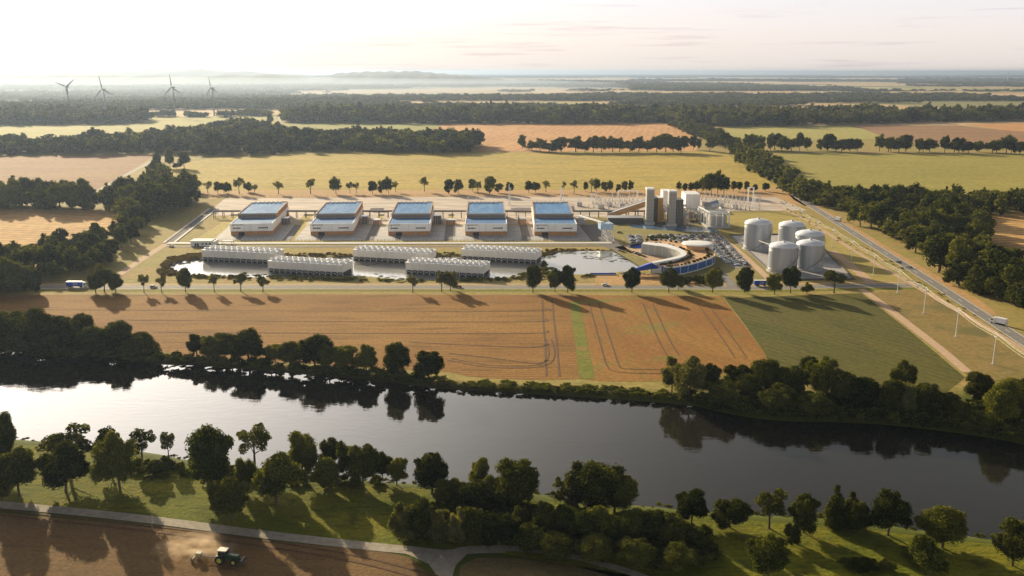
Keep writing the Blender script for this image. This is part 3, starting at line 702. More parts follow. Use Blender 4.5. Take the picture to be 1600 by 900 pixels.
near_left = [(8, 735, 96, 44, GR), (30, 775, 80, 66, D_), (2, 782, 45, 44, D_), (108, 738, 78, 84, YO), (103, 768, 74, 72, D_), (188, 768, 92, 66, D_), (168, 730, 68, 50, YO), (222, 722, 56, 46, YO), (264, 718, 50, 26, YP),
    (327, 772, 112, 74, GR), (360, 816, 76, 60, D_), (398, 728, 70, 56, YO), (432, 786, 88, 78, GR), (475, 748, 78, 52, D_), (513, 768, 56, 44, GR), (515, 735, 58, 32, D_), (541, 748, 64, 32, GR), (568, 762, 78, 50, D_), (598, 752, 50, 30, D_), (620, 757, 46, 32, GR),
    (385, 770, 60, 40, BU), (250, 735, 20, 40, PB)]
near_mid = [(675, 772, 70, 58, D_), (747, 760, 48, 36, GR), (702, 790, 48, 52, D_), (742, 805, 58, 62, D_), (772, 796, 52, 48, D_), (630, 848, 72, 46, PA), (656, 846, 70, 46, D_), (690, 850, 62, 42, PA), (716, 852, 64, 34, PA), (738, 850, 62, 50, D_),
    (805, 800, 96, 76, D_), (925, 800, 84, 90, D_), (960, 802, 70, 70, D_), (888, 795, 58, 54, PA), (850, 840, 58, 44, D_), (885, 845, 60, 50, GR), (915, 850, 62, 56, GR), (945, 846, 62, 56, GR), (985, 850, 56, 56, D_), (1020, 852, 60, 58, D_), (1050, 860, 60, 56, D_), (1092, 866, 52, 50, D_), (815, 836, 44, 40, GR), (780, 852, 56, 60, D_), (1035, 840, 34, 60, PB), (870, 876, 46, 60, D_), (930, 880, 46, 66, D_), (990, 886, 46, 66, D_), (1060, 892, 46, 60, D_), (830, 862, 44, 60, D_)]
near_right = [(1080, 818, 54, 52, D_), (1140, 824, 50, 60, D_), (1202, 826, 70, 54, YO), (1255, 832, 66, 50, D_), (1304, 822, 72, 34, CO), (1328, 820, 58, 36, CO), (1337, 834, 52, 40, D_), (1387, 836, 72, 66, D_), (1238, 852, 34, 32, BU), (1472, 856, 66, 74, PA if False else GR), (1450, 898, 66, 64, GR), (1200, 904, 70, 64, GR), (1582, 884, 78, 66, D_), (1430, 878, 20, 50, PB), (1350, 888, 16, 50, BU), (1385, 890, 16, 34, BU), (1325, 886, 14, 30, BU)]
tree_row(near_left, 'on the near bank above the tractor', 'trees on the near bank at the left', True)
tree_row(near_mid, 'in the near clump by the track junction', 'trees in the near clump by the track junction', True)
tree_row(near_right, 'on the near bank at the right', 'trees on the near bank at the right', True)
far_left = [(-20, 536, 70, 60, GR), (14, 540, 78, 66, GR), (54, 544, 80, 66, D_), (100, 546, 72, 58, D_), (131, 536, 66, 38, D_), (146, 548, 56, 42, GR), (184, 550, 64, 54, D_), (222, 550, 44, 44, D_), (80, 552, 44, 50, D_), (160, 556, 40, 50, D_), (30, 552, 46, 60, D_), (205, 556, 34, 40, D_),
    (308, 556, 38, 34, D_), (340, 560, 46, 54, D_), (362, 562, 34, 40, D_), (390, 566, 54, 62, D_), (430, 568, 36, 34, GR), (455, 572, 46, 40, GR), (492, 576, 58, 56, D_), (514, 578, 48, 38, GR), (541, 580, 48, 42, GR), (573, 584, 50, 38, D_), (620, 588, 62, 44, D_), (670, 596, 58, 52, D_)]
far_right = [(1050, 614, 60, 44, PA), (1076, 626, 70, 58, PA), (1108, 622, 54, 44, D_), (1150, 616, 52, 50, D_), (1172, 626, 46, 50, D_), (1195, 620, 64, 54, D_), (1235, 624, 56, 54, D_), (1262, 604, 50, 38, D_), (1285, 626, 70, 50, GR), (1320, 632, 52, 50, D_), (1350, 642, 56, 54, D_), (1392, 648, 60, 40, D_), (1408, 626, 62, 38, D_), (1414, 648, 56, 40, PA), (1446, 646, 50, 54, D_), (1475, 646, 36, 44, D_), (1526, 628, 50, 44, D_), (1560, 664, 80, 56, GR), (1592, 656, 68, 64, D_), (1500, 660, 34, 46, BU), (1530, 672, 28, 60, BU), (1625, 660, 70, 60, D_), (1130, 636, 40, 60, D_), (1215, 644, 44, 60, D_), (1270, 650, 40, 60, D_)]
far_left = [(x, y, h * (.74 if x < 260 else .92), w_, k_) for x, y, h, w_, k_ in far_left]
tree_row(far_left, 'on the far bank below the wheat', 'trees on the far bank at the left', True)
tree_row(far_right, 'on the far bank below the green field', 'trees on the far bank at the right', True)
front = [(8, 460, 56, 42, D_), (32, 456, 44, 40, D_), (56, 457, 38, 26, D_), (150, 458, 32, 28, D_), (163, 456, 42, 34, D_), (181, 457, 34, 26, D_), (225, 457, 31, 18, YP), (253, 457, 28, 17, YP), (290, 456, 40, 24, D_), (335, 456, 30, 18, YP), (376, 455, 32, 26, YO), (411, 456, 27, 22, YO), (645, 457, 29, 20, YP), (690, 456, 34, 20, YP), (704, 455, 36, 26, PA), (833, 457, 45, 27, D_), (867, 456, 36, 22, D_), (887, 457, 46, 28, D_), (987, 457, 38, 26, D_), (1045, 457, 39, 29, D_), (1060, 452, 26, 20, D_), (1113, 457, 41, 27, GR), (1163, 457, 43, 31, D_), (1210, 460, 36, 26, GR), (1235, 458, 43, 30, D_), (1260, 458, 17, 20, BU), (1303, 458, 40, 36, YO)]
tree_row(front, 'along the front road', 'trees lining the front road', True)
back = [(302, 300, 26, 28, D_), (325, 302, 20, 15, YP), (340, 302, 19, 13, D_), (350, 302, 18, 13, D_), (357, 303, 18, 13, D_), (374, 303, 27, 18, YO), (388, 300, 15, 16, BU), (398, 302, 15, 14, YO), (435, 303, 21, 18, YP), (485, 303, 26, 19, YO), (525, 303, 26, 19, D_), (547, 302, 19, 13, YO), (557, 302, 18, 11, YP), (582, 303, 21, 16, D_), (597, 303, 24, 15, D_), (607, 303, 26, 15, D_), (618, 300, 17, 11, YP), (663, 299, 24, 17, YO), (701, 303, 25, 17, D_), (716, 303, 25, 17, D_), (738, 299, 20, 15, D_), (747, 303, 20, 16, YP), (765, 303, 30, 21, D_), (779, 301, 16, 14, D_), (796, 303, 19, 14, D_), (826, 301, 19, 14, D_), (837, 301, 17, 16, D_), (853, 300, 19, 14, YP), (881, 300, 18, 9, YP), (897, 302, 22, 14, YP), (915, 299, 16, 9, D_), (924, 300, 22, 11, YP), (932, 299, 21, 13, D_), (944, 301, 19, 11, D_), (952, 300, 18, 11, D_), (966, 301, 15, 9, D_), (976, 300, 18, 12, D_), (985, 300, 18, 11, D_),
    (1061, 299, 15, 9, D_), (1070, 299, 14, 10, D_), (1079, 300, 15, 10, D_), (1088, 300, 18, 13, D_), (1097, 301, 24, 13, D_), (1103, 303, 32, 17, D_), (1111, 303, 34, 18, D_), (1121, 303, 38, 19, D_), (1131, 304, 30, 22, D_), (1146, 299, 17, 11, D_), (1155, 299, 16, 11, D_), (1166, 299, 17, 10, D_), (1178, 300, 13, 14, BU), (1196, 299, 14, 14, D_)]
tree_row(back, 'in the row behind the works', 'trees lining the back of the works', False)
loose = [(246, 268, 29, 14, D_), (266, 263, 31, 15, D_), (288, 263, 28, 21, D_), (276, 264, 11, 12, BU), (493, 240, 17, 20, BU), (816, 233, 24, 15, D_), (1083, 234, 23, 14, D_), (1092, 234, 18, 10, D_), (1109, 237, 26, 16, D_), (676, 241, 22, 20, GR), (422, 196, 20, 12, D_), (152, 385, 30, 18, CO), (160, 408, 30, 24, GR)]
tree_row(loose, 'of the lone far-field trees', 'lone trees around the far fields', False)
lane = [(205, 380, 34, 26, D_), (190, 388, 36, 28, D_), (176, 404, 34, 28, GR), (216, 366, 30, 24, D_), (229, 354, 28, 22, D_), (241, 342, 28, 22, D_), (163, 414, 36, 30, D_), (196, 368, 32, 24, D_), (184, 376, 30, 26, D_), (150, 420, 34, 30, D_), (132, 428, 32, 28, GR)]
tree_row(lane, 'in the belt by the farm lane', 'trees in the belt by the farm lane', False)
hedge = [(831, 236, 16, 14, D_), (844, 236, 20, 18, D_), (858, 238, 16, 22, D_), (869, 238, 22, 16, D_), (877, 237, 25, 16, D_), (900, 238, 24, 24, D_), (914, 238, 18, 14, D_), (927, 238, 26, 18, D_), (940, 238, 26, 18, D_), (957, 238, 24, 18, D_), (968, 238, 22, 16, D_), (984, 238, 20, 16, D_), (998, 238, 25, 18, D_), (1012, 238, 18, 14, D_), (1026, 238, 27, 20, D_), (1040, 238, 30, 22, D_), (1052, 238, 25, 18, D_), (1064, 238, 28, 20, D_)]
hedge = [(x, y, h, w_ * 1.3, k_) for x, y, h, w_, k_ in hedge]
tree_row(hedge, 'in the hedgerow behind the hay field', 'trees in the far hedgerow', False)
rrow = [(1132 + i * 11.5 + rnd.uniform(-5, 5), 234 + (i * 11.5) * .012 + rnd.uniform(-1, 1.5), rnd.uniform(16, 30), rnd.uniform(14, 27), rnd.choice([D_, D_, D_, GR])) for i in range(42) if i not in (12, 19, 20, 29)]
tree_row(rrow, 'in the row between right-hand pastures', 'trees in the right-hand row', False)

# ------------------------------------------------------------------ woods: the trees that show largest are things, the rest of each wood is one mass
LOD = {}
for kd, shp, wr in (('dark', 'round', .85), ('cone', 'cone', .5), ('green', 'round', .8)):
    for s in range(4): LOD[(kd, s)] = crown(400 + s, shp, 26, 330, .056, 0, wr)
LODT = {s: crown(500 + s, 'round', 6, 26, .14, 0, .95) for s in range(5)}
def inpoly(P, poly): return poly_dist(P, poly) < 0
def scatter(poly, spacing, seed):
    r = np.random.default_rng(seed); lo, hi = poly.min(0), poly.max(0)
    gx, gy = np.meshgrid(np.arange(lo[0], hi[0], spacing), np.arange(lo[1], hi[1], spacing))
    p = np.stack([gx.ravel(), gy.ravel()], 1) + r.uniform(-.45, .45, (gx.size, 2)) * spacing
    return p[inpoly(p, poly)]
def mass(name, pts, hs, ws, tmpl, mt, label, cat, seed=0, z=0.0):
    """one mesh for many far trees"""
    r = np.random.default_rng(seed); Vs, Fs, Ts = [], [], []; off = 0
    for i, (p, h, wd) in enumerate(zip(pts, hs, ws)):
        V, F, T = tmpl[r.integers(len(tmpl))]
        a = r.uniform(0, 6.28); ca, sa = math.cos(a), math.sin(a)
        q = np.empty_like(V); q[:, 0] = (V[:, 0] * ca - V[:, 1] * sa) * wd * 1.2 + p[0]; q[:, 1] = (V[:, 0] * sa + V[:, 1] * ca) * wd * 1.2 + p[1]; q[:, 2] = V[:, 2] * h + z
        Vs.append(q); Fs.append(F + off); Ts.append(np.clip(T + r.uniform(-.25, .3), 0, 1)); off += len(V)
    o = bpy.data.objects.new(name, clean_mesh(name, np.concatenate(Vs), np.concatenate(Fs), np.concatenate(Ts), mt)); C.objects.link(o)
    return tag(o, label, cat, None, 'stuff')
def vnoise(P, sc, seed):
    r = np.random.default_rng(seed); Gd = r.uniform(0, 1, (256, 256)); q = P * sc; i = np.floor(q).astype(int); f = q - i; f = f * f * (3 - 2 * f)
    g_ = lambda a, b: Gd[(i[:, 0] + a) % 256, (i[:, 1] + b) % 256]
    return (g_(0, 0) * (1 - f[:, 0]) + g_(1, 0) * f[:, 0]) * (1 - f[:, 1]) + (g_(0, 1) * (1 - f[:, 0]) + g_(1, 1) * f[:, 0]) * f[:, 1]
woods = []
def wood(pix, spacing, hlo, hhi, where, seed, kinds=(D_, D_, D_, GR, CO)):
    poly = np.array([(p.x, p.y) for p in catmull([G(*q) for q in pix + [pix[0]]], 3)[:-1]])
    r = np.random.default_rng(seed); pts = scatter(poly, spacing, seed)
    dd_ = -poly_dist(pts, poly); pts = pts[dd_ > spacing * 1.9 * (vnoise(pts, .5 / spacing / 3, seed) - .35)]
    hs = r.uniform(hlo, hhi, len(pts)) * (.62 + .72 * vnoise(pts, 1 / (spacing * 3.5), seed + 9)); ws = spacing * r.uniform(1.1, 1.9, len(pts)) * (.8 + .4 * vnoise(pts, 1 / (spacing * 3.5), seed + 9))
    kk = [kinds[j] for j in r.integers(len(kinds), size=len(pts))]
    woods.append((where, pts, hs, ws, kk))
wood([(1130, 238), (1175, 272), (1215, 297), (1252, 318), (1312, 340), (1350, 364), (1400, 396), (1440, 420), (1500, 452), (1545, 478), (1600, 505), (1680, 545), (1760, 560), (1700, 440), (1640, 424), (1588, 408), (1548, 386), (1510, 356), (1520, 344), (1600, 336), (1700, 332), (1700, 312), (1600, 314), (1420, 312), (1330, 312), (1282, 306), (1240, 286), (1210, 262), (1168, 240)], 12.8, 15, 24, 'the wood beside the diagonal road', 31)
wood([(-80, 405), (0, 404), (60, 394), (110, 386), (150, 384), (170, 366), (196, 354), (224, 354), (210, 372), (184, 398), (150, 414), (112, 428), (75, 442), (40, 452), (0, 462), (-80, 470)], 12, 14, 22, 'the lower left grove above the front road', 32)
wood([(-120, 320), (0, 318), (60, 316), (120, 318), (178, 318), (200, 300), (225, 290), (250, 280), (288, 298), (312, 312), (290, 326), (248, 342), (228, 356), (190, 360), (186, 344), (190, 332), (100, 330), (0, 328), (-120, 330)], 12.5, 16, 27, 'the left-hand wood between the stubble fields', 33, (D_, D_, D_, GR, CO, CO))
wood([(-160, 224), (0, 226), (150, 226), (230, 220), (300, 208), (340, 202), (405, 200), (428, 208), (470, 217), (600, 217), (700, 219), (745, 226), (744, 238), (640, 240), (540, 239), (460, 237), (440, 243), (350, 244), (250, 240), (160, 242), (0, 244), (-160, 246)], 19, 19, 30, 'the broad belt of trees beyond the hay field', 34)
wood([(1040, 197), (1080, 200), (1125, 212), (1135, 222), (1130, 230), (1110, 226), (1085, 214), (1060, 206)], 14, 14, 20, 'the small wood at the head of the diagonal road', 35)
wood([(-200, 184), (60, 182), (180, 183), (226, 184), (230, 191), (120, 195), (-200, 196)], 24, 24, 38, 'the far left belt in front of the turbines', 36)
wood([(236, 181), (272, 181), (272, 183), (236, 183)], 15, 14, 20, 'the small clump at the foot of the turbines', 37)
wood([(292, 181), (325, 181), (325, 183.5), (292, 183.5)], 15, 12, 17, 'the clump between the right-hand turbines', 38)
wood([(343, 181), (362, 181), (362, 184), (343, 184)], 15, 12, 18, 'the clump right of the turbines', 40)
wood([(368, 179), (418, 179), (418, 181.5), (368, 181.5)], 18, 12, 20, 'the thin tree line right of the turbines', 42)
wood([(438, 182), (600, 181), (800, 181), (1000, 180), (1048, 184), (1048, 193), (700, 194), (560, 193), (440, 192)], 25, 24, 40, 'the wide belt of wood in the middle distance', 39)
wood([(1040, 180), (1300, 181), (1420, 184), (1600, 180), (1800, 180), (1800, 190), (1600, 190), (1450, 192), (1300, 196), (1120, 198), (1045, 192)], 25, 24, 40, 'the wide belt of wood beyond the right-hand fields', 41)
# pick the largest ones as individual trees
cand = []
for wi, (where, pts, hs, ws, kk) in enumerate(woods):
    for j in range(len(pts)):
        x, y, zc = PX((pts[j][0], pts[j][1], 0))
        vis = -20 < x < 1620
        cand.append((hs[j] / zc * FPX if vis else 0, wi, j))
cand.sort(reverse=True)
chosen = set((wi, j) for _, wi, j in cand[:190])
SHORT = {31: 'the diagonal road wood', 32: 'the lower left grove', 33: 'the left stubble-field wood'}
for wi, (where, pts, hs, ws, kk) in enumerate(woods):
    rest = []
    q_ = np.array([PX((p[0], p[1], 0)) for p in pts]); edge = []
    for j in range(len(pts)):
        wpx = ws[j] / q_[j, 2] * FPX * .5
        if not np.any((np.abs(q_[:, 0] - q_[j, 0]) < wpx) & (q_[:, 1] > q_[j, 1] + 1.0)) and q_[j, 0] > -10: edge.append(j)
    edge.sort(key=lambda j: q_[j, 0]); erank = {j: k for k, j in enumerate(edge)}
    for j in range(len(pts)):
        if (wi, j) in chosen:
            kd = kk[j]
            lab = {D_: 'dark green broadleaf tree packed in ', GR: 'lighter green broadleaf tree packed in ', CO: 'pointed conifer standing up in '}[kd] + where
            if wi < 3 and j in erank and erank[j] < 60:
                lab = f"{ {D_: 'dark broadleaf', GR: 'lighter broadleaf', CO: 'pointed conifer'}[kd] }, {ordinal(erank[j])} from left on near edge of {SHORT[31 + wi]}"
            tree_at(Vector((pts[j][0], pts[j][1], 0)), hs[j], ws[j] * (.75 if kd == CO else 1), kd, False, lab, {D_: 'dark trees in ', GR: 'light green trees in ', CO: 'conifers in '}[kd] + where)
        else: rest.append(j)
    for kd, mt in ((D_, L_DARK if wi < 3 else L_FAR), (GR, L_GREEN), (CO, L_DARK)):
        ids = [j for j in rest if kk[j] == kd]
        if ids:
            tm = [LOD[(kd, s)] for s in range(4)]
            lab = {D_: 'mass of dark trees filling ', GR: 'mass of lighter trees mixed through ', CO: 'mass of conifers mixed through '}[kd] + where
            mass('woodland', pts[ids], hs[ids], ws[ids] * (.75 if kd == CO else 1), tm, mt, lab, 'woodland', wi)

# ------------------------------------------------------------------ far country: woods thinning to the horizon
def far_trees(y0, y1, step_px, thr, hgt, wd, label, seed, nsc=.0016):
    nsc *= 2.0
    r = np.random.default_rng(seed); pts = []
    D0, D1 = G(800, y0).y, G(800, y1).y
    n_ = 0; Y_ = D0
    while Y_ < D1:
        sp = Y_ * step_px / FPX; half = Y_ * .66; xs_ = np.arange(-half, half, sp)
        pts.append(np.stack([xs_ + r.uniform(-.5, .5, len(xs_)) * sp, np.full(len(xs_), Y_) + r.uniform(-.6, .6, len(xs_)) * sp * 2.2], 1)); Y_ += sp * 2.4
    pts = np.concatenate(pts)
    st = np.array([.55, 1.25])
    v = .6 * vnoise(pts * st, nsc, seed + 1) + .28 * vnoise(pts * st, nsc * 2.3, seed + 2) + .12 * vnoise(pts, nsc * 6, seed + 3)
    keep = v > thr + np.clip(pts[:, 0] / pts[:, 1], -.35, .4) * .18 + .055; pts = pts[keep]
    sp = pts[:, 1] * step_px / FPX
    hs = r.uniform(.7, 1.2, len(pts)) * hgt * (.6 + .8 * vnoise(pts, .02, seed + 5)); ws = np.maximum(wd, sp * 1.5) * r.uniform(.9, 1.3, len(pts))
    return mass('far_woodland', pts, hs, ws, list(LODT.values()), L_FAR, label, 'woodland', seed)
far_trees(172, 158, 4.8, .43, 17, 15, 'hazy wooded country beyond the middle belts', 61, .0011)
far_trees(158, 142, 4.6, .45, 18, 20, 'blue-grey woods scattered between far straw fields', 62, .0008)
far_trees(142, 127, 4.6, .46, 22, 30, 'distant patches of forest among pale fields', 63, .0005)
far_trees(127, 117.5, 4.6, .40, 26, 50, 'thin dark forest lines just under the horizon', 64, .00022)

# ------------------------------------------------------------------ hills on the left horizon
HILL = mat('hill_forest', (.045, .06, .035), .95, noise=(.004, (.12, .11, .06), .45, .7, (1, 1, 1)))
def hill(px0, px1, dist, prof, depth, seed):
    n_ = 120; xs_ = np.linspace(px0, px1, n_); V = []; F = []
    r = np.random.default_rng(seed); m_ = 7
    bump = np.array([vnoise(np.array([[x * .03, seed * 7.3]]), 1, seed)[0] + .5 * vnoise(np.array([[x * .09, seed]]), 1, seed + 1)[0] for x in xs_])
    for j in range(m_):
        t = j / (m_ - 1); s_ = math.sin(math.pi * t)
        for i, x in enumerate(xs_):
            u = (x - px0) / (px1 - px0); hh = np.interp(u, [p[0] for p in prof], [p[1] for p in prof]) * (.86 + .2 * bump[i])
            V.append(((x - 800) / FPX * dist * (1 + .0 * t), dist + depth * t, hh * s_ ** .8 * (1 + .05 * math.sin(i * .7 + j)) - 2))
    V = np.array(V); idx = np.arange(m_ * n_).reshape(m_, n_)
    F = np.stack([idx[:-1, :-1], idx[:-1, 1:], idx[1:, 1:], idx[1:, :-1]], -1).reshape(-1, 4)
    me = np_mesh('hills', V, F, [HILL], smooth_=True); o = bpy.data.objects.new('hills', me); C.objects.link(o); tag(o, kind='structure')
hill(-500, 480, 9000, [(0, .6 * 90), (.3, 78), (.45, 96), (.6, 100), (.75, 88), (.85, 108), (.93, 100), (1, 0)], 3000, 3)
hill(-600, 470, 15000, [(0, 120), (.3, 128), (.6, 130), (.72, 158), (.82, 160), (.9, 135), (1, 60)], 4000, 4)
hill(470, 760, 13000, [(0, 30), (.15, 120), (.3, 150), (.5, 155), (.62, 148), (.8, 95), (1, 0)], 3000, 5)
hill(430, 830, 10000, [(0, 20), (.2, 95), (.45, 112), (.7, 100), (.85, 70), (1, 0)], 2000, 6)
# ------------------------------------------------------------------ materials for the works
m_white = mat('white_cladding', lin((238, 236, 232)), .55, noise=(.15, lin((222, 220, 216)), .45, .7, (1, 1, .3)))
m_wht = mat('white_paint', (.78, .77, .75), .5)
m_wood = mat('timber_cladding', lin((182, 136, 90)), .8, noise=(.6, lin((144, 102, 64)), .4, .7, (4, 4, .3)))
m_greyfas = mat('grey_fascia', lin((150, 142, 132)), .7)
m_blueroof = mat('blue_solar_roof', lin((58, 122, 186)), .7, noise=(.10, lin((104, 156, 198)), .35, .7, (2, .4, 1)), spec=.12)
m_blue2 = mat('blue_lower_roof', lin((66, 108, 170)), .7, noise=(.15, lin((88, 140, 160)), .4, .7, (.3, 2, 1)), spec=.12)
m_dark = mat('dark_opening', (.02, .02, .022), .6)
m_greyd = mat('louvre_grey', lin((112, 106, 98)), .7)
m_frame = mat('dark_steel', (.09, .085, .08), .5, .3)
m_gal = mat('galvanised_steel', (.42, .42, .42), .45, .6)
m_steel = mat('brushed_steel_tank', (.46, .48, .51), .38, .6, noise=(.2, (.36, .385, .42), .4, .65, (1, 1, .15)))
m_dome = mat('tank_dome', (.74, .76, .80), .5, .2)
m_conc = mat('concrete', (.45, .43, .40), .85)
m_tower = mat('cooling_cladding', lin((236, 230, 220)), .6, noise=(.4, lin((222, 214, 202)), .4, .7, (1, 1, .2)))
m_fan = mat('fan_dark', (.05, .05, .055), .6)
m_glassb = mat('blue_glass', lin((44, 92, 160)), .12, spec=.7)
m_glassg = mat('grey_glass', lin((176, 176, 168)), .35, spec=.5)
m_sail = mat('blue_sail', lin((30, 74, 196)), .7)
m_gold = mat('golden_cladding', lin((206, 160, 92)), .5)
m_terr = mat('terrace_deck', lin((206, 164, 118)), .85, noise=(.3, lin((184, 146, 100)), .4, .7, (1, 1, 1)))
m_grid = mat('grey_grid_cladding', lin((170, 166, 158)), .6)
m_pipe = mat('pale_pipe', lin((206, 200, 190)), .45, .2)
m_porc = mat('white_porcelain', (.75, .72, .68), .4)
m_rubber = mat('rubber', (.02, .02, .02), .85)
m_cwin = mat('car_window', (.02, .025, .03), .1, spec=.8)

# ------------------------------------------------------------------ five halls
HALL_POS = ['first hall from the left, beside the grass triangle', 'second hall from the left', 'middle hall of the five', 'second hall from the right', 'last hall on the right, beside the switchyard']
for i, (xa, xb, vp) in enumerate(HX):
    p0 = G(xa, 368); W = (xb - xa) * mpp(368); rz = math.atan((800 - vp) / 1463.0)
    DP = 112.0; UD = 34.0
    o = thing('industrial_hall', f"{HALL_POS[i]}, white over timber with blue roof", 'hall', p0, rz, 'five blue-roofed halls in a row')
    b = MB(); b.box(0, 0, 0, W, DP, 3.6, m_wood); b.build('base_wall', o)
    b = MB(); b.box(-.25, -.25, 3.6, W + .25, DP - 3, 9.7, m_white)
    for k in range(1, 6): b.box(W * k / 6 - .06, -.29, 3.7, W * k / 6 + .06, -.25, 9.6, m_greyfas)
    b.build('wall_band', o)
    b = MB(); b.box(.4, .3, 9.7, W - .4, UD, 10.0, m_blue2)
    for k in range(1, 9): b.box(W * k / 9 - .05, .4, 10.0, W * k / 9 + .05, UD - .2, 10.06, m_greyfas)
    b.build('lower_roof', o)
    b = MB()
    for x0, y0, x1, y1 in ((-.3, -.3, W + .3, .3), (-.3, .3, .4, UD), (W - .4, .3, W + .3, UD)): b.box(x0, y0, 9.7, x1, y1, 10.45, m_white)
    b.build('lower_parapet', o)
    b = MB(); b.box(.6, UD + .003, 9.71, W - .6, DP - .5, 13.4, m_wood); b.build('upper_wall', o)
    b = MB(); b.box(.9, UD - .25, 10.2, W - .9, UD, 13.2, m_greyfas)
    for k in range(12): b.box(1.5 + k * (W - 3) / 12, UD - .32, 10.6, 1.5 + (k + .85) * (W - 3) / 12, UD - .25, 12.7, m_greyd)
    b.build('louvre_band', o)
    b = MB(); b.box(1.2, UD + .6, 13.4, W - 1.2, DP - 1.1, 13.62, m_blueroof)
    for k in range(1, 10): b.box(W * k / 10 - .05, UD + .8, 13.62, W * k / 10 + .05, DP - 1.4, 13.70, m_frame)
    for k in range(1, 12): b.box(1.4, UD + (DP - UD) * k / 12 - .06, 13.62, W - 1.4, UD + (DP - UD) * k / 12 + .06, 13.69, m_frame)
    b.build('roof', o)
    b = MB()
    for x0, y0, x1, y1 in ((.3, UD - .28, W - .3, UD + .6), (.3, DP - 1.1, W - .3, DP - .3), (.3, UD + .6, 1.2, DP - 1.1), (W - 1.2, UD + .6, W - .3, DP - 1.1)): b.box(x0, y0, 13.2, x1, y1, 14.3, m_greyfas if y1 < UD + 1 else m_wood)
    b.build('parapet', o)
    b = MB(); b.box(W * .18, -.08, 0, W * .33, .0, 2.9, m_dark); b.build('roller_door', o)
    for x0, x1 in ((.07, .24), (.67, .89)):
        b = MB(); b.box(W * x0, -.33, 6.0, W * x1, -.25, 6.9, m_dark)
        fr = b.build('window', o)
        b = MB(); b.box(W * (x1 if x0 > .3 else x0) - .2, -.4, 5.4, W * (x1 if x0 > .3 else x0) + .2, -.25, 7.7, m_frame); b.build('frame', fr)
    b = MB(); b.box(W * .04, -.5, 9.1, W * .30, -.28, 9.55, m_frame); b.box(W * .07, -.5, 8.3, W * .085, -.28, 9.1, m_frame); b.build('drain_pipe', o)
    b = MB()
    for k in range(7): b.box(2 + k * 4.2, DP - 9, 13.7, 4.4 + k * 4.2, DP - 6.5, 15.0, m_gal)
    b.build('roof_unit', o)

# pipe bridge behind and between the halls
o = thing('pipe_rack', 'long grey pipe rack on posts running behind the five halls to the grey tower', 'pipe rack', G(334, 341))
y0 = G(334, 341); L_ = G(1012, 341).x - y0.x
b = MB(); b.box(0, 0, 6.2, L_, .5, 6.9, m_frame); b.box(0, 4.5, 6.2, L_, 5, 6.9, m_frame); b.build('deck_beam', o)
for k in range(4): MB().tube((0, .9 + k * 1.0, 7.25), (L_, .9 + k * 1.0, 7.25), .32, n=6, mt=m_pipe).build('pipe', o)
pm = MB(); pm.box(-.25, 0, 0, .25, .5, 6.2, m_frame); pm.box(-.25, 4.5, 0, .25, 5, 6.2, m_frame); pm.box(-.2, 0, 4.6, .2, 5, 5.0, m_frame); pmesh = pm.mesh('post')
for k in range(int(L_ / 9) + 1):
    q = bpy.data.objects.new('post', pmesh); C.objects.link(q); q.parent = o; q.location = (k * 9, 0, 0)
rp = thing('perimeter_fence', 'thin wire perimeter fence on slim posts between the yard and the dry verge', 'fence', G(345, 309))
fp = [G(345, 309), G(800, 307.2), G(1100, 308.5), G(1212, 306)]
b = MB()
base = G(345, 309)
for a, c in zip(fp[:-1], fp[1:]):
    for z in (.6, 1.6, 2.6): b.bar(a - base + Vector((0, 0, z)), c - base + Vector((0, 0, z)), .07, .07, m_gal)
b.build('wire', rp)
b = MB()
for a, c in zip(fp[:-1], fp[1:]):
    n_ = int((c - a).length / 7)
    for k in range(n_):
        q = a.lerp(c, k / n_) - base; b.box(q.x - .09, q.y - .09, 0, q.x + .09, q.y + .09, 3.0, m_gal)
pk = b.build('fence_post', rp); pk['kind'] = 'stuff'
rp = thing('front_fence', 'low dark fence standing along the apron in front of the five halls', 'fence', G(300, 377.2))
base = G(300, 377.2); e = G(950, 377.2); b = MB()
for z in (.9, 1.8): b.bar((0, 0, z), e - base + Vector((0, 0, z)), .08, .08, m_frame)
b.build('rail', rp); b = MB(); n_ = int((e - base).length / 3.2)
for k in range(n_ + 1): q = (e - base) * (k / n_); b.box(q.x - .08, q.y - .08, 0, q.x + .08, q.y + .08, 2.0, m_frame)
b.build('fence_post', rp)['kind'] = 'stuff'
rp = thing('drain_fence', 'dark mesh fence following the drain up the left edge of the works', 'fence', G(264, 379))
base = G(264, 379); path = [G(261, 379), G(297, 352), G(331, 326)]; b = MB()
for a, c in zip(path[:-1], path[1:]):
    for z in (1.0, 2.2): b.bar(a - base + Vector((0, 0, z)), c - base + Vector((0, 0, z)), .12, .12, m_frame)
    n_ = int((c - a).length / 4)
    for k in range(n_ + 1): q = a.lerp(c, k / n_) - base; b.box(q.x - .1, q.y - .1, 0, q.x + .1, q.y + .1, 2.4, m_frame)
b.build('fence_panel', rp)

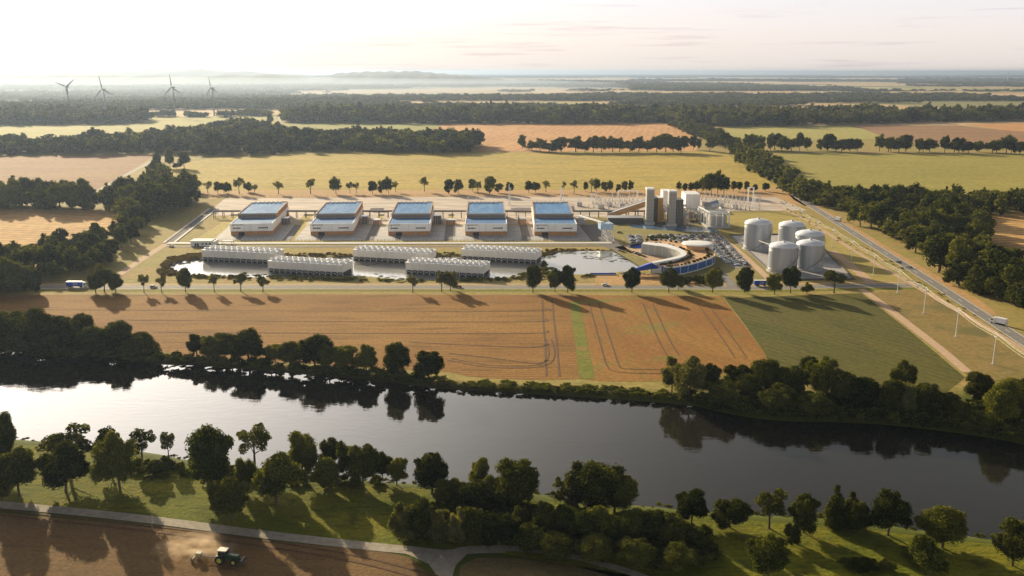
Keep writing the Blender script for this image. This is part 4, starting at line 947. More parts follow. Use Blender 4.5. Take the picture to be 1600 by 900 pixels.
# ------------------------------------------------------------------ cooling tower blocks in the pond
CT = [((316, 406.5), (428, 412), 13, 'leftmost of the five in the pond'), ((419, 424.5), (536, 431.5), 13, 'second from the left in the pond'),
      ((552, 406), (670, 412.5), 13, 'middle one of the five'), ((634, 427), (756, 433.5), 13, 'fourth from the left, behind pale roadside trees'), ((721, 405), (838, 411.5), 13, 'rightmost one, next to the round pond')]
ring = MB(); ring.lathe([(2.1, 0), (1.75, .9), (1.95, 1.25), (1.7, 1.25), (1.55, .85), (1.55, .3)], 16, m_wht); ring_me = ring.mesh('fan_stack', True)
disc = MB(); disc.lathe([(0.01, .32), (1.55, .32)], 16, m_fan)
for k in range(6):
    a = k * math.pi / 3; disc.bar((math.cos(a) * .2, math.sin(a) * .2, .6), (math.cos(a) * 1.45, math.sin(a) * 1.45, .6), .4, .06, m_gal)
disc_me = disc.mesh('fan')
for (pa, pb, nf, where) in CT:
    A, B = G(*pa), G(*pb); d = B - A; L_ = d.length; rz = math.atan2(d.y, d.x); Wd = 17.0
    o = thing('cooling_tower', 'white cooling block with roof fans, ' + where, 'cooling tower', A, rz, 'cooling blocks standing in the pond')
    b = MB(); b.box(0, 0, 2.6, L_, Wd, 7.7, m_tower)
    for k in range(1, 13): b.box(L_ * k / 13 - .06, -.06, 2.7, L_ * k / 13 + .06, 0, 7.6, m_tower)
    b.build('casing', o)
    b = MB(); b.box(-.25, -.25, 7.7, L_ + .25, Wd + .25, 8.0, m_wht); b.build('roof_deck', o)
    b = MB()
    for k in range(13):
        x0 = L_ * k / 13
        b.box(x0 + .5, .9, -.6, x0 + L_ / 13 - .5, Wd - .9, 2.6, m_dark)
    b.build('air_inlet', o)
    lm = MB().box(-.22, -.22, -1.6, .22, .22, 2.6, m_conc).mesh('leg')
    xm = MB().bar((0, 0, .4), (L_ / 13, 0, 2.4), .14, .14, m_wht).bar((0, 0, 2.4), (L_ / 13, 0, .4), .14, .14, m_wht).mesh('cross_brace')
    for k in range(14):
        x0 = min(max(L_ * k / 13, .25), L_ - .25)
        for y in (.3, Wd - .3):
            q = bpy.data.objects.new('leg', lm); C.objects.link(q); q.parent = o; q.location = (x0, y, 0)
        if k < 13:
            q = bpy.data.objects.new('cross_brace', xm); C.objects.link(q); q.parent = o; q.location = (L_ * k / 13, .05, 0)
    b = MB(); b.box(-.9, Wd * .3, -1, -.1, Wd * .3 + 1.2, 8.6, m_gal)
    for k in range(14): b.box(-1.1, Wd * .3 - .1, k * .65 - .6, -.05, Wd * .3 + 1.3, k * .65 - .5, m_frame)
    b.build('stair_tower', o)
    for k in range(nf):
        for y in (Wd * .27, Wd * .73):
            q = bpy.data.objects.new('fan_stack', ring_me); C.objects.link(q); q.parent = o; q.location = (L_ * (k + .5) / nf, y, 8.0)
            f_ = bpy.data.objects.new('fan', disc_me); C.objects.link(f_); f_.parent = q

# ------------------------------------------------------------------ gatehouse
o = thing('gatehouse', 'low white gatehouse with dark flat roof at the left end of the front kerb wall', 'building', G(298, 385), 0)
s = mpp(385); W = 37 * s
b = MB(); b.box(0, 0, 0, W, 11, 4.0, m_white); b.build('wall', o)
b = MB(); b.box(-.6, -.6, 4.0, W - 2, 12, 4.5, m_frame); b.build('roof', o)
for x0 in (3.2, 5.2): MB().box(x0, -.06, .2, x0 + 1.6, 0, 2.6, m_dark).build('door', o)
for x0 in (9, 12, 15): MB().box(x0, -.06, 1.4, x0 + 1.8, 0, 2.7, m_cwin).build('window', o)
o = thing('shelter', 'small open dark-roofed shelter right of the white gatehouse', 'shelter', G(346, 382.5), 0)
b = MB(); b.box(0, 0, 2.6, 9, 6, 2.9, m_frame); b.build('roof', o); b = MB()
for x, y in ((.3, .3), (8.5, .3), (.3, 5.5), (8.5, 5.5)): b.box(x, y, 0, x + .25, y + .25, 2.6, m_frame)
b.build('post', o)

# ------------------------------------------------------------------ round visitor building
def gp(lst, h): return [G(x, y, h) for x, y in lst]
Oo = gp([(1012, 374), (1035, 374), (1060, 377), (1085, 381), (1105, 387), (1116, 396), (1113, 402), (1097, 408), (1075, 414), (1058, 417), (1045, 418), (1034, 414.5)], 6)
Mm = gp([(1006, 378), (1022, 379), (1042, 381), (1058, 386), (1068, 391), (1073, 396), (1071, 399), (1064, 402), (1052, 405), (1041, 407), (1031, 409), (1020, 411)], 8)
Ii = gp([(1003, 381), (1018, 383), (1035, 385), (1050, 389), (1060, 393), (1064, 397), (1061, 399), (1055, 401), (1046, 403), (1037, 405), (1028, 407), (1018, 409)], 8)
Oo, Mm, Ii = catmull(Oo, 3), catmull(Mm, 3), catmull(Ii, 3)
ctr = G(1045, 415); vb = thing('visitor_building', 'curved low visitor building with blue glass front and roof terrace round a courtyard', 'building', ctr)
def band(A, za, B, zb, mt, thick=None):
    b = MB(); n_ = len(A); vs = [(p.x - ctr.x, p.y - ctr.y, za) for p in A] + [(p.x - ctr.x, p.y - ctr.y, zb) for p in B]
    b.add(vs, [(i, i + 1, n_ + i + 1, n_ + i) for i in range(n_ - 1)], mt); return b
band(Oo, 6, Mm, 6.01, m_terr).build('terrace', vb)
b = band(Mm, 8, Ii, 8.01, m_wht); b2 = band(Mm, 6, Mm, 8, m_wht)
b.add(b2.v, b2.f, m_wht); b.build('ring_roof', vb)
band(Ii, .2, Ii, 7.9, m_glassg).build('courtyard_glazing', vb)
band(Oo, .8, Oo, 5.6, m_glassb).build('glass_front', vb)
O2 = [p + (p - ctr).normalized() * .35 for p in Oo]
b = band(O2, 5.6, O2, 6.5, m_wht); b3 = band(O2, 6.5, Oo, 6.5, m_wht); b.add(b3.v, b3.f, m_wht); b.build('parapet', vb)
b = band(O2, 0, O2, .8, m_wht); b.build('plinth', vb)
for p in O2[::2]: MB().box(p.x - ctr.x - .14, p.y - ctr.y - .14, .8, p.x - ctr.x + .14, p.y - ctr.y + .14, 5.6, m_wht).build('mullion', vb)
for p in Ii[::2]: MB().box(p.x - ctr.x - .12, p.y - ctr.y - .12, .2, p.x - ctr.x + .12, p.y - ctr.y + .12, 7.9, m_wht).build('mullion', vb)
# front end wall, closing the ring at its open end
b = MB()
for (A, B) in ((Oo[-1], Ii[-1]), (Oo[0], Ii[0])):
    b.add([(A.x - ctr.x, A.y - ctr.y, 0), (B.x - ctr.x, B.y - ctr.y, 0), (B.x - ctr.x, B.y - ctr.y, 8), (A.x - ctr.x, A.y - ctr.y, 6)], [(0, 1, 2, 3)], m_wht)
b.build('end_wall', vb)
# planting on the terrace
b = MB(); r_ = random.Random(5)
for i in range(0, len(Oo) - 3):
    for t_ in (.18, .82):
        p = Oo[i].lerp(Mm[i], t_ + r_.uniform(-.06, .06)) - ctr
        cv, cf = ICO[1]; s_ = r_.uniform(.7, 1.5)
        b.add([(p.x + a[0] * s_ * 1.3, p.y + a[1] * s_ * 1.3, 6.2 + abs(a[2]) * s_ * r_.uniform(.8, 1.2)) for a in cv], [tuple(f) for f in cf], L_GREEN if i % 3 else L_DRY)
q = b.build('terrace_planting', vb); q['kind'] = 'stuff'
dc = G(1089, 399.5)
o = thing('disc_canopy', 'big white disc roof on a tan drum at the back of the curved building', 'canopy', dc)
b = MB(); b.lathe([(9.3, 6.1), (9.3, 9.3)], 40, m_terr); b.build('drum_wall', o, True)
b = MB(); b.lathe([(0.01, 10.3), (9, 10.25), (12.0, 9.9), (12.3, 9.6), (12.0, 9.3), (0.01, 9.3)], 56, m_wht); b.build('disc_roof', o, True)
b = MB(); b.lathe([(2.6, 0), (2.6, 9.3)], 16, m_wht, c=(9.0, -3.5, 0)); b.build('stair_drum', o, True)
def sail(name, apex, tips, label):
    c0 = tips[0]; o_ = thing(name, label, 'canopy', (c0.x, c0.y, 0)); off = Vector((c0.x, c0.y, 0))
    b_ = MB(); vs = [apex - off]; n_ = 8
    for a, c in zip(tips, tips[1:] + tips[:1]):
        for k in range(n_):
            t = k / n_; m_ = a.lerp(c, t); cen = sum(tips, Vector()) / len(tips); m_ = m_.lerp(Vector((cen.x, cen.y, m_.z)), .18 * math.sin(math.pi * t)); vs.append(m_ - off)
    N_ = len(vs) - 1
    b_.add(vs, [(0, 1 + k, 1 + (k + 1) % N_) for k in range(N_)], m_sail)
    vs2 = [v - Vector((0, 0, .08)) for v in vs]; b_.add(vs2, [(0, 1 + (k + 1) % N_, 1 + k) for k in range(N_)], m_sail)
    b_.build('sail_cloth', o_)
    b_ = MB(); b_.tube((apex.x - off.x, apex.y - off.y, 0), apex - off + Vector((0, 0, .4)), .22, n=8, mt=m_frame)
    for t in tips: b_.tube((t.x - off.x, t.y - off.y, 0), t - off, .15, n=6, mt=m_frame)
    b_.build('mast', o_)
sail('shade_sail', G(1018, 411, 8.5), [G(966, 428.5, 2.0), G(1008, 422, 3.0), G(1032, 419, 3.6), G(1012, 411, 6.0)], 'large bright blue pointed shade sail at the front tip of the curved building')
sail('shade_sail', G(1002, 382, 6), [G(983, 386.5, 3.2), G(1003, 387.5, 3.2), G(1006, 381, 4)], 'small blue shade sail behind the courtyard by the little car park')
o = thing('jetty', 'low blue-edged jetty along the front rim of the round pond', 'jetty', G(922, 428.8))
b = MB(); b.box(0, -1.2, 0, 40 * mpp(428.8), 1.0, .5, m_wht); b.build('deck', o)
b = MB(); b.box(0, -1.35, .5, 40 * mpp(428.8), -1.2, 1.4, m_sail); b.build('rail', o)
# poolside wall and cafe tables suggested by the photo under the sail
for i, (x, y) in enumerate([(1000, 432), (1006, 433.5), (1013, 434), (1020, 434), (1027, 435), (1034, 436)]):
    o = thing('parasol', f'tan parasol over a table, {ordinal(i)} from the left in front of the big blue sail', 'parasol', G(x, y), 0, 'cafe parasols under the blue sail')
    b = MB(); b.lathe([(1.9, 2.3), (.05, 3.0)], 8, m_terr); b.build('shade', o); MB().tube((0, 0, 0), (0, 0, 2.9), .06, n=5, mt=m_frame).build('pole', o)
    b = MB(); b.lathe([(.05, .75), (.7, .75), (.7, .7), (.05, .7)], 10, m_wht); b.build('table', o)
# ------------------------------------------------------------------ storage tanks
TK = [(1182.5, 389, 20.5, 21.5, 'leftmost steel tank, standing apart from the other four'), (1235.5, 385, 20, 18.0, 'rearmost steel tank, top seen above the front left tank'), (1263, 401, 21.5, 17.8, 'steel tank tucked behind the right front tank'),
      (1222, 423.5, 22, 18.3, 'front left steel tank behind the roadside trees'), (1263.5, 420, 21, 18.6, 'front right steel tank with the brightest left flank')]
for (x, y, rp_, h, lab) in TK:
    c = G(x, y); r0 = rp_ * mpp(y)
    o = thing('storage_tank', lab, 'tank', c, 0, 'cylindrical storage tanks on the concrete pad')
    b = MB(); b.lathe([(r0, .6), (r0, h)], 64, m_steel); b.build('shell', o, True)
    for z in (h * .12, h * .84, h * .90, h * .97): MB().lathe([(r0 + .02, z), (r0 + .14, z + .08), (r0 + .02, z + .25)], 64, m_gal).build('ring', o, True)
    b = MB(); b.lathe([(r0 + .9, 0), (r0 + .9, .7), (r0 + .1, .9)], 64, m_conc); b.build('plinth', o)
    b = MB(); b.lathe([(r0 + .1, h), (r0 * .93, h + r0 * .10), (r0 * .7, h + r0 * .21), (r0 * .4, h + r0 * .28), (.01, h + r0 * .31)], 64, m_dome)
    b.build('dome', o, True)
    b = MB()
    for k in range(40):
        a = 2 * math.pi * k / 40; b.tube((math.cos(a) * r0, math.sin(a) * r0, h), (math.cos(a) * r0, math.sin(a) * r0, h + 1.2), .07, n=4, mt=m_pipe)
    for z in (.65, 1.2): b.lathe([(r0 + .06, h + z), (r0 + .06, h + z + .1)], 40, m_pipe)
    b.build('handrail', o)
    b = MB()
    for k in range(60):
        t = k / 60; a = -2.2 + t * 2.6; z = t * h
        b.box(math.cos(a) * (r0 + .7) - .5, math.sin(a) * (r0 + .7) - .5, z, math.cos(a) * (r0 + .7) + .5, math.sin(a) * (r0 + .7) + .5, z + .12, m_gal)
    b.build('spiral_stair', o)
    b = MB(); b.box(-.8, -.8, h + r0 * .30, .8, .8, h + r0 * .30 + 1.2, m_gal); b.build('vent', o)
a, c = G(1186, 376, 12), G(1222, 389, 12)
o = thing('tank_footbridge', 'thin pale pipe bridge slung between the leftmost tank and the rest', 'pipe bridge', (a.x, a.y, 0)); b = MB()
b.bar((0, 0, 12), (c.x - a.x, c.y - a.y, 12), .9, .5, m_pipe); b.build('span', o)
# ------------------------------------------------------------------ plant: towers and buildings beyond the channel
def grid_tower(px, py, wpx, top, dp, label, cat='tower'):
    c = G(px, py); s = mpp(py); W = wpx * s; H = HT(py, top)
    o = thing('stair_tower', label, cat, c)
    b = MB(); b.box(0, 0, 0, W, dp, H - 1, m_grid); b.build('core', o)
    b = MB(); n_ = int(H / 3.2)
    for k in range(n_ + 1): b.box(-.2, -.2, k * (H - 1) / n_, W + .2, dp + .2, k * (H - 1) / n_ + .45, m_greyfas)
    for x in (0, W / 3, 2 * W / 3, W):
        b.box(x - .2, -.25, 0, x + .2, 0, H, m_greyfas)
    b.build('grid_frame', o)
    b = MB(); b.box(-.4, -.4, H - 1, W + .4, dp + .4, H + .5, m_wht); b.build('cap', o)
    b = MB(); b.box(-1.2, -1.2, 0, W + 1.2, dp + 1, 2.4, m_conc); b.build('base', o)
grid_tower(1009.5, 351, 11, 293.5, 9, 'tall pale gridded tower, left one of the pair by the channel')
grid_tower(1044, 353.5, 11, 297, 9, 'tall pale gridded tower, right one of the pair by the channel')
def block(name, px, py, wpx, top, dp, mt, label, cat, roof=m_wht, rz=0, ribs=0):
    c = G(px, py); s = mpp(py); W = wpx * s; H = HT(py, top)
    o = thing(name, label, cat, c, rz)
    b = MB(); b.box(0, 0, 0, W, dp, H, mt)
    for k in range(1, ribs + 1): b.box(W * k / (ribs + 1) - .15, -.12, .2, W * k / (ribs + 1) + .15, 0, H - .2, m_greyfas)
    b.build('wall', o)
    b = MB(); b.box(-.3, -.3, H, W + .3, dp + .3, H + .5, roof); b.build('roof', o)
    return o, W, H
block('boiler_house', 1020.5, 349, 6.5, 309, 16, m_frame, 'dark block wedged against the left gridded tower', 'building', m_frame)
block('silo_house', 1027, 347.5, 8, 308.5, 14, m_gold, 'golden clad block right of the left gridded tower', 'building')
o, W, H = block('boiler_house', 1055.5, 352, 11, 312, 16, m_frame, 'dark charcoal block on the right side of the right gridded tower', 'building', m_frame, ribs=4)
block('turbine_hall', 1071, 326, 22, 303.5, 26, m_white, 'big plain white box building right of the towers', 'building', ribs=0)
block('turbine_hall', 1035, 330, 13, 298, 16, m_white, 'white block seen between the two gridded towers', 'building')
block('switch_house', 1092, 338, 20, 328, 12, m_white, 'low white roofed shed in front of the switchyard', 'building')
# sloping conveyor gallery
A, B = G(950, 340), G(1008, 341)
o = thing('conveyor_gallery', 'long sloping white and tan gallery rising right to the left gridded tower', 'conveyor', (A.x, A.y, 0)); d = B - A
b = MB(); b.bar((0, 0, 2), (d.x, d.y, 15), 12, 5.0, m_terr); b.build('casing', o)
b = MB(); b.bar((0, 0, 4.9), (d.x, d.y, 17.9), 13, .5, m_wht)
for k in (-3, 0, 3): b.bar((0, k, 5.4), (d.x, d.y + k, 18.4), .5, .4, m_gal)
b.build('roof', o); b = MB()
for t in (.3, .55, .8):
    for y in (-3.5, 3.5): b.bar((d.x * t, d.y * t + y, 0), (d.x * t, d.y * t + y, 13 * t), .6, .6, m_gal)
b.build('trestle', o)
o = thing('long_shed', 'low dark shed under the sloping gallery left of the gridded towers', 'building', G(950, 349)); W = 55 * mpp(349)
MB().box(0, 0, 0, W, 14, 5, m_frame).build('wall', o); MB().box(-.4, -.4, 5, W + .4, 14.4, 5.5, m_gal).build('roof', o)
# white framed deck with a grey vessel
c = G(1106, 357); s = mpp(357)
o = thing('filter_house', 'white colonnade frame carrying a grey horizontal vessel beside the grass', 'plant building', c, R(4))
b = MB(); b.box(0, 0, 0, 22, 42, 1.6, m_conc); b.build('slab', o)
b = MB()
for x in (2, 8, 14, 20):
    for y in (1.5, 11, 21, 31, 40):
        if x in (2, 20) or y in (1.5, 40): b.box(x - .45, y - .45, 1.6, x + .45, y + .45, 14, m_wht)
for y in (1.5, 11, 21, 31, 40): b.box(2.45, y - .35, 13, 19.55, y + .35, 13.95, m_wht)
for x in (2, 20): b.box(x - .4, 1.95, 14.0, x + .4, 40, 14.8, m_wht)
b.build('frame', o)
b = MB(); b.box(3.5, 4, 1.6, 18.5, 36, 11, m_grid); b.build('inner_wall', o)
b = MB(); b.tube((6, 24, 16.5), (16, 32, 17.5), 4.4, n=20, mt=m_steel); b.build('vessel', o, False)
# process frames between the towers and the colonnade
for i, (px, py, wpx, hpx, dp) in enumerate([(1067, 346, 9, 24, 14), (1078, 346, 10, 18, 12), (1090, 348, 10, 16, 14), (1068, 352, 8, 16, 8), (1100, 344, 7, 14, 10), (1032, 344, 8, 22, 8)]):
    c = G(px, py); W = wpx * mpp(py); H = HT(py, py - hpx)
    o = thing('process_frame', f'open frame of pipes and vessels, {["tallest, against the right tower", "second back from the tower", "third, nearest the colonnade", "low one in front of the right tower", "small one behind the colonnade", "narrow one between the towers"][i]}', 'process plant', c, 0, 'open process frames')
    b = MB(); r_ = random.Random(i)
    for x in (0, W / 2, W):
        for y in (0, dp): b.box(x - .2, y - .2, 0, x + .2, y + .2, H, m_gal)
    for z in range(1, int(H / 3.5) + 1):
        z_ = z * H / int(H / 3.5)
        for y in (0, dp): b.bar((0, y, z_), (W, y, z_), .3, .3, m_gal)
        b.box(.3, .4, z_ - .25, W - .3, dp - .4, z_ - .15, m_frame)
    b.build('frame', o)
    for k in range(3):
        x, y = r_.uniform(1, W - 1), r_.uniform(1, dp - 1); rr = r_.uniform(.6, 1.2); MB().lathe([(rr, 0), (rr, H * .7), (rr * .5, H * .8), (.01, H * .82)], 12, m_pipe if k else m_gold, c=(x, y, 0)).build('vessel', o, True)
    b = MB()
    for k in range(7):
        z = r_.uniform(1, H); b.tube((-1, r_.uniform(0, dp), z), (W + 1, r_.uniform(0, dp), z), .22, n=6, mt=m_pipe)
    b.build('pipe', o)
# crane-like unloader at the right end of the apron
c = G(948, 376); o = thing('unloading_crane', 'pale blue and white loading crane with long lattice legs right of the last hall', 'crane', c, R(8))
b = MB()
for x in (0, 5):
    b.bar((x, -6, 0), (x - 2, 6, 16), .6, .6, m_wht); b.bar((x, 18, 0), (x - 2, 6, 16), .6, .6, m_wht)
    for k in range(5): b.bar((x - k * .3, -6 + k * 2, k * 2.8), (x - k * .3 - .3, 16 - k * 2, k * 2.8 + 1.6), .25, .25, m_wht)
b.build('leg', o); b = MB(); b.box(-5, 2, 9, 6, 12, 14, mat('pale_blue_panel', lin((160, 190, 210)), .5)); b.build('cabin', o)
b = MB(); b.bar((-3, 6, 15), (-11, 62, 12.5), 2.0, .9, m_wht); b.bar((0, 6, 15), (-8, 62, 12.5), .5, .5, m_frame); b.build('boom', o)
# ------------------------------------------------------------------ switchyard
def insul(h):
    b = MB(); b.box(-.7, -.7, 0, .7, .7, 1.0, m_conc); b.lathe([(.42, 1.0), (.55, h * .3), (.3, h * .32), (.62, h * .36), (.22, h * .75), (.1, h)], 10, m_porc); return b
ims = [insul(h).mesh('insulator_post') for h in (6.5, 8.5, 10.5)]
r_ = random.Random(77); spots = []
for yy, x0, x1, st in ((313, 932, 1000, 6.4), (318, 926, 990, 6.8), (325, 920, 962, 7.5), (312, 1096, 1168, 6.0), (317, 1100, 1172, 6.3), (322, 1104, 1170, 6.8), (328, 1134, 1172, 7.5)):
    x = x0
    while x < x1: spots.append((x + r_.uniform(-1.2, 1.2), yy + r_.uniform(-.8, .8))); x += st
for k, (x, y) in enumerate(sorted(spots)):
    side = 'left of the towers' if x < 1010 else 'right of the white box building'
    q = bpy.data.objects.new('insulator_post', ims[k % 3]); C.objects.link(q); q.location = G(x, y)
    tag(q, 'slim white porcelain insulator post in the switchyard ' + side, 'insulator', 'insulator posts ' + side)
def gantry(px, py, wpx, H, label, ny=1):
    c = G(px, py); W = wpx * mpp(py); o = thing('switchyard_gantry', label, 'gantry', c)
    b = MB()
    for x in (0, W):
        for a_ in (-.7, .7): b.bar((x + a_, 0, 0), (x + a_ * .5, 0, H), .5, .5, m_wht)
        for k in range(5): b.bar((x - .65, 0, k * H / 5), (x + .65, 0, (k + 1) * H / 5), .25, .25, m_wht)
    b.build('post', o); MB().box(-.8, -.5, H - .9, W + .8, .5, H, m_wht).build('beam', o)
gantry(966, 316, 30, 13, 'wide white switchyard gantry with a long top beam left of the towers')
gantry(1168, 325, 8, 22, 'tall white ladder-like portal, left one of the pair at the yard end')
gantry(1179, 328, 7, 16, 'shorter white portal, right one of the pair at the yard end')
gantry(924, 318, 7, 11, 'small white gantry just right of the last hall')
for i, (x, y) in enumerate([(938, 326), (952, 322), (972, 324), (1112, 327), (1126, 324), (1148, 326), (1100, 321), (905, 322), (893, 328)]):
    o = thing('transformer', f'grey-white transformer with bushings, {ordinal(i if False else sorted([938, 952, 972, 1112, 1126, 1148, 1100, 905, 893]).index(x))} from the left in the switchyard', 'transformer', G(x, y), 0, 'switchyard transformers')
    MB().box(-3, -2, .5, 3, 2, 4.2, m_gal).build('tank', o)
    b = MB()
    for k in range(6): b.box(-2.8 + k, -2.9, .9, -2.3 + k, -2.02, 3.6, m_white)
    b.build('radiator', o); b = MB()
    for k in (-1.6, 0, 1.6): b.lathe([(.3, 4.2), (.2, 6.5), (.05, 7)], 8, m_porc, c=(k, 0, 0))
    b.build('bushing', o)
def mast(px, py, top, w_, label, name='lattice_mast'):
    o = thing(name, label, 'mast', G(px, py)); H = HT(py, top); b = MB()
    b.tube((0, 0, 0), (0, 0, H), w_, w_ * .35, 8, m_wht); b.build('shaft', o)
    b = MB(); b.box(-.9, -.15, H * .8, .9, .15, H * .8 + .3, m_wht); b.box(-.7, -.15, H * .93, .7, .15, H * .93 + .3, m_wht); b.build('crossarm', o)
mast(795.5, 320, 286, .7, 'tall slim white mast right of the fourth hall'); mast(798, 321, 292, .35, 'thinner white mast close beside the tall one right of the fourth hall')
mast(876.5, 316, 290, .9, 'thick white mast rising behind the last hall'); mast(880.5, 316, 296, .5, 'thin white mast right of the thick one behind the last hall')
mast(732, 314, 307, .3, 'short white mast behind the fourth hall roof'); mast(745, 314, 305, .3, 'short white mast near the right corner of the fourth hall roof')
mast(1005, 318, 303, .5, 'white mast directly left of the left gridded tower'); mast(905, 318, 303, .4, 'white mast behind the last hall beside the switchyard')
mast(1100, 315, 298, .3, 'thin pole in the right switchyard beside the white box building')
# small stores between the halls
for i, (x, y, wpx, hpx, mt_) in enumerate([(440, 351, 10, 10, m_frame), (565, 350, 9, 12, m_frame), (583, 351, 10, 7, m_wood), (678, 350, 11, 13, m_frame), (697, 351, 14, 7, m_wood), (812, 351, 10, 9, m_gold), (905, 350, 7, 9, m_conc)]):
    c = G(x, y); W = wpx * mpp(y); H = HT(y, y - hpx); o = thing('plant_store', ['dark caged plant box right of the first hall', 'dark caged plant box right of the second hall', 'timber store in the second gap between halls', 'dark tall plant frame right of the middle hall', 'timber store in the third gap between halls', 'golden store in the gap left of the last hall', 'concrete box at the right of the last hall'][i], 'store', c)
    MB().box(0, 0, 0, W, 9, H, mt_).build('wall', o); MB().box(-.3, -.3, H, W + .3, 9.3, H + .4, m_gal).build('roof', o)
    b = MB()
    for k in range(5): b.box(W * k / 4 - .1, -.25, 0, W * k / 4 + .1, -.05, H, m_wht)
    b.build('post', o)
for g_i, (gx, n_, y) in enumerate([(581, 5, 330), (800, 9, 330)]):
    for k in range(n_):
        q = MB(); q.box(-1.5, -1.5, 0, 1.5, 1.5, 3.0, m_wht); q.box(-1.1, -1.1, 3.0, 1.1, 1.1, 3.6, m_gal)
        o = q.build('chiller_unit', loc=G(gx + k * 4.2, y)); tag(o, f'white chiller box, {ordinal(k)} from the left of the line between the {["second and middle", "last two"][g_i]} halls', 'chiller', 'white chiller boxes between the halls')

# ------------------------------------------------------------------ power line along the highway
POLES = [(1250, 352, 318), (1276, 370, 330), (1300, 386, 344), (1330, 407, 368), (1364, 431, 391), (1402, 458, 411), (1443, 490, 447), (1493, 526, 480), (1551, 569, 521), (1640, 634, 570)]
tops = []
for i, (x, y, t_) in enumerate(POLES):
    c = G(x, y); H = 15.5 if i > 1 else 14
    o = thing('power_pole', f'slim white power pole with cross-arm, {ordinal(i)} of the line counted from the far end', 'power pole', c, R(35), 'power poles along the highway')
    MB().tube((0, 0, 0), (0, 0, H), .26, .16, 8, m_wht).build('pole', o)
    MB().box(-1.5, -.12, H - 1.6, 1.5, .12, H - 1.35, m_wht).build('crossarm', o)
    b = MB()
    for k in (-1.4, 0, 1.4): b.lathe([(.1, 0), (.2, .15), (.08, .3), (.2, .4), (.05, .6)], 6, m_porc, c=(k, 0, H - 1.35 if k else H))
    b.build('insulator', o)
    ca, sa = math.cos(R(35)), math.sin(R(35)); tops.append([Vector((c.x + k * ca, c.y + k * sa, (H - .75) if k else H + .6)) for k in (-1.4, 0, 1.4)])
    MB().box(-.7, -.7, 0, .7, .7, .25, m_conc).build('footing', o)
for k in range(3):
    pts = []
    for a, c in zip(tops[:-1], tops[1:]):
        for j in range(8): t = j / 8; p = a[k].lerp(c[k], t); p.z -= 4 * 1.3 * t * (1 - t); pts.append(p)
    pts.append(tops[-1][k]); b = MB(); vs = []
    for p in pts: vs += [p + Vector((.026, 0, -.015)), p + Vector((0, 0, .026)), p + Vector((-.026, 0, -.015))]
    b.add(vs, [(3 * i + j, 3 * i + (j + 1) % 3, 3 * i + 3 + (j + 1) % 3, 3 * i + 3 + j) for i in range(len(pts) - 1) for j in range(3)], m_wht)
    tag(b.build('power_wire'), ['left outer wire strung along the row of power poles', 'top middle wire strung along the row of power poles', 'right outer wire strung along the row of power poles'][k], 'wire')
# ------------------------------------------------------------------ wind turbines
def turbine(px, py, hubpx, ang, yaw, bl, label):
    c = G(px, py); H = HT(py, hubpx); o = thing('wind_turbine', label, 'wind turbine', c, yaw, 'wind turbines on the left horizon')
    MB().tube((0, 0, 0), (0, 0, H), 2.3, 1.3, 16, mat('turbine_white', (.20, .21, .23), .6)).build('tower', o, False)
    mt_ = MAT['turbine_white']
    MB().box(-2, -5, H - 1.8, 2, 7, H + 2, mt_).build('nacelle', o)
    hb = MB().lathe([(.01, 3.2), (1.6, 2.4), (2.2, 0), (2.2, -1)], 14, mt_); hub = hb.build('hub', o, True); hub.location = (0, -5.5, H); hub.rotation_euler = (R(90), 0, 0)
    for k in range(3):
        a = ang + k * 2 * math.pi / 3; b = MB(); dx, dz = math.sin(a), math.cos(a); nx, nz = dz, -dx
        pr = [(1, 1.1), (bl * .08, 1.2), (bl * .2, 4.6), (bl * .55, 3.4), (bl * .98, 1.5)]; vs = []
        for r0, wd in pr:
            for sx_, dy in ((-.35, 0), (.15, .35), (.65, 0), (.15, -.35)): vs.append((dx * r0 + nx * wd * sx_, -6.5 + dy * min(wd, 1.4), H + dz * r0 + nz * wd * sx_))
        fs = [(i * 4 + j, i * 4 + (j + 1) % 4, i * 4 + 4 + (j + 1) % 4, i * 4 + 4 + j) for i in range(len(pr) - 1) for j in range(4)]; fs += [(0, 1, 2, 3), (len(vs) - 1, len(vs) - 2, len(vs) - 3, len(vs) - 4)]
        b.add(vs, fs, mt_); b.build('blade', o)
turbine(110, 183, 135.5, R(52), R(-8), 38, 'wind turbine with blades in a Y, leftmost on the hazy horizon')
turbine(166, 183, 139.5, R(-10), R(-18), 45, 'second wind turbine from the left, one blade straight up')
turbine(274, 182, 136.5, R(-6), R(-25), 43, 'third wind turbine from the left with one blade pointing right')
turbine(335, 181, 137.5, R(-12), R(-38), 40, 'rightmost wind turbine, seen nearly edge-on')
o = thing('radio_tower', 'lone dark concrete tower on the right horizon', 'tower', G(1574, 128)); s = mpp(128)
MB().tube((0, 0, 0), (0, 0, 132), 9, 6, 12, m_conc).build('shaft', o); MB().lathe([(6, 118), (10, 121), (10, 130), (6, 133)], 16, m_conc).build('platform', o)
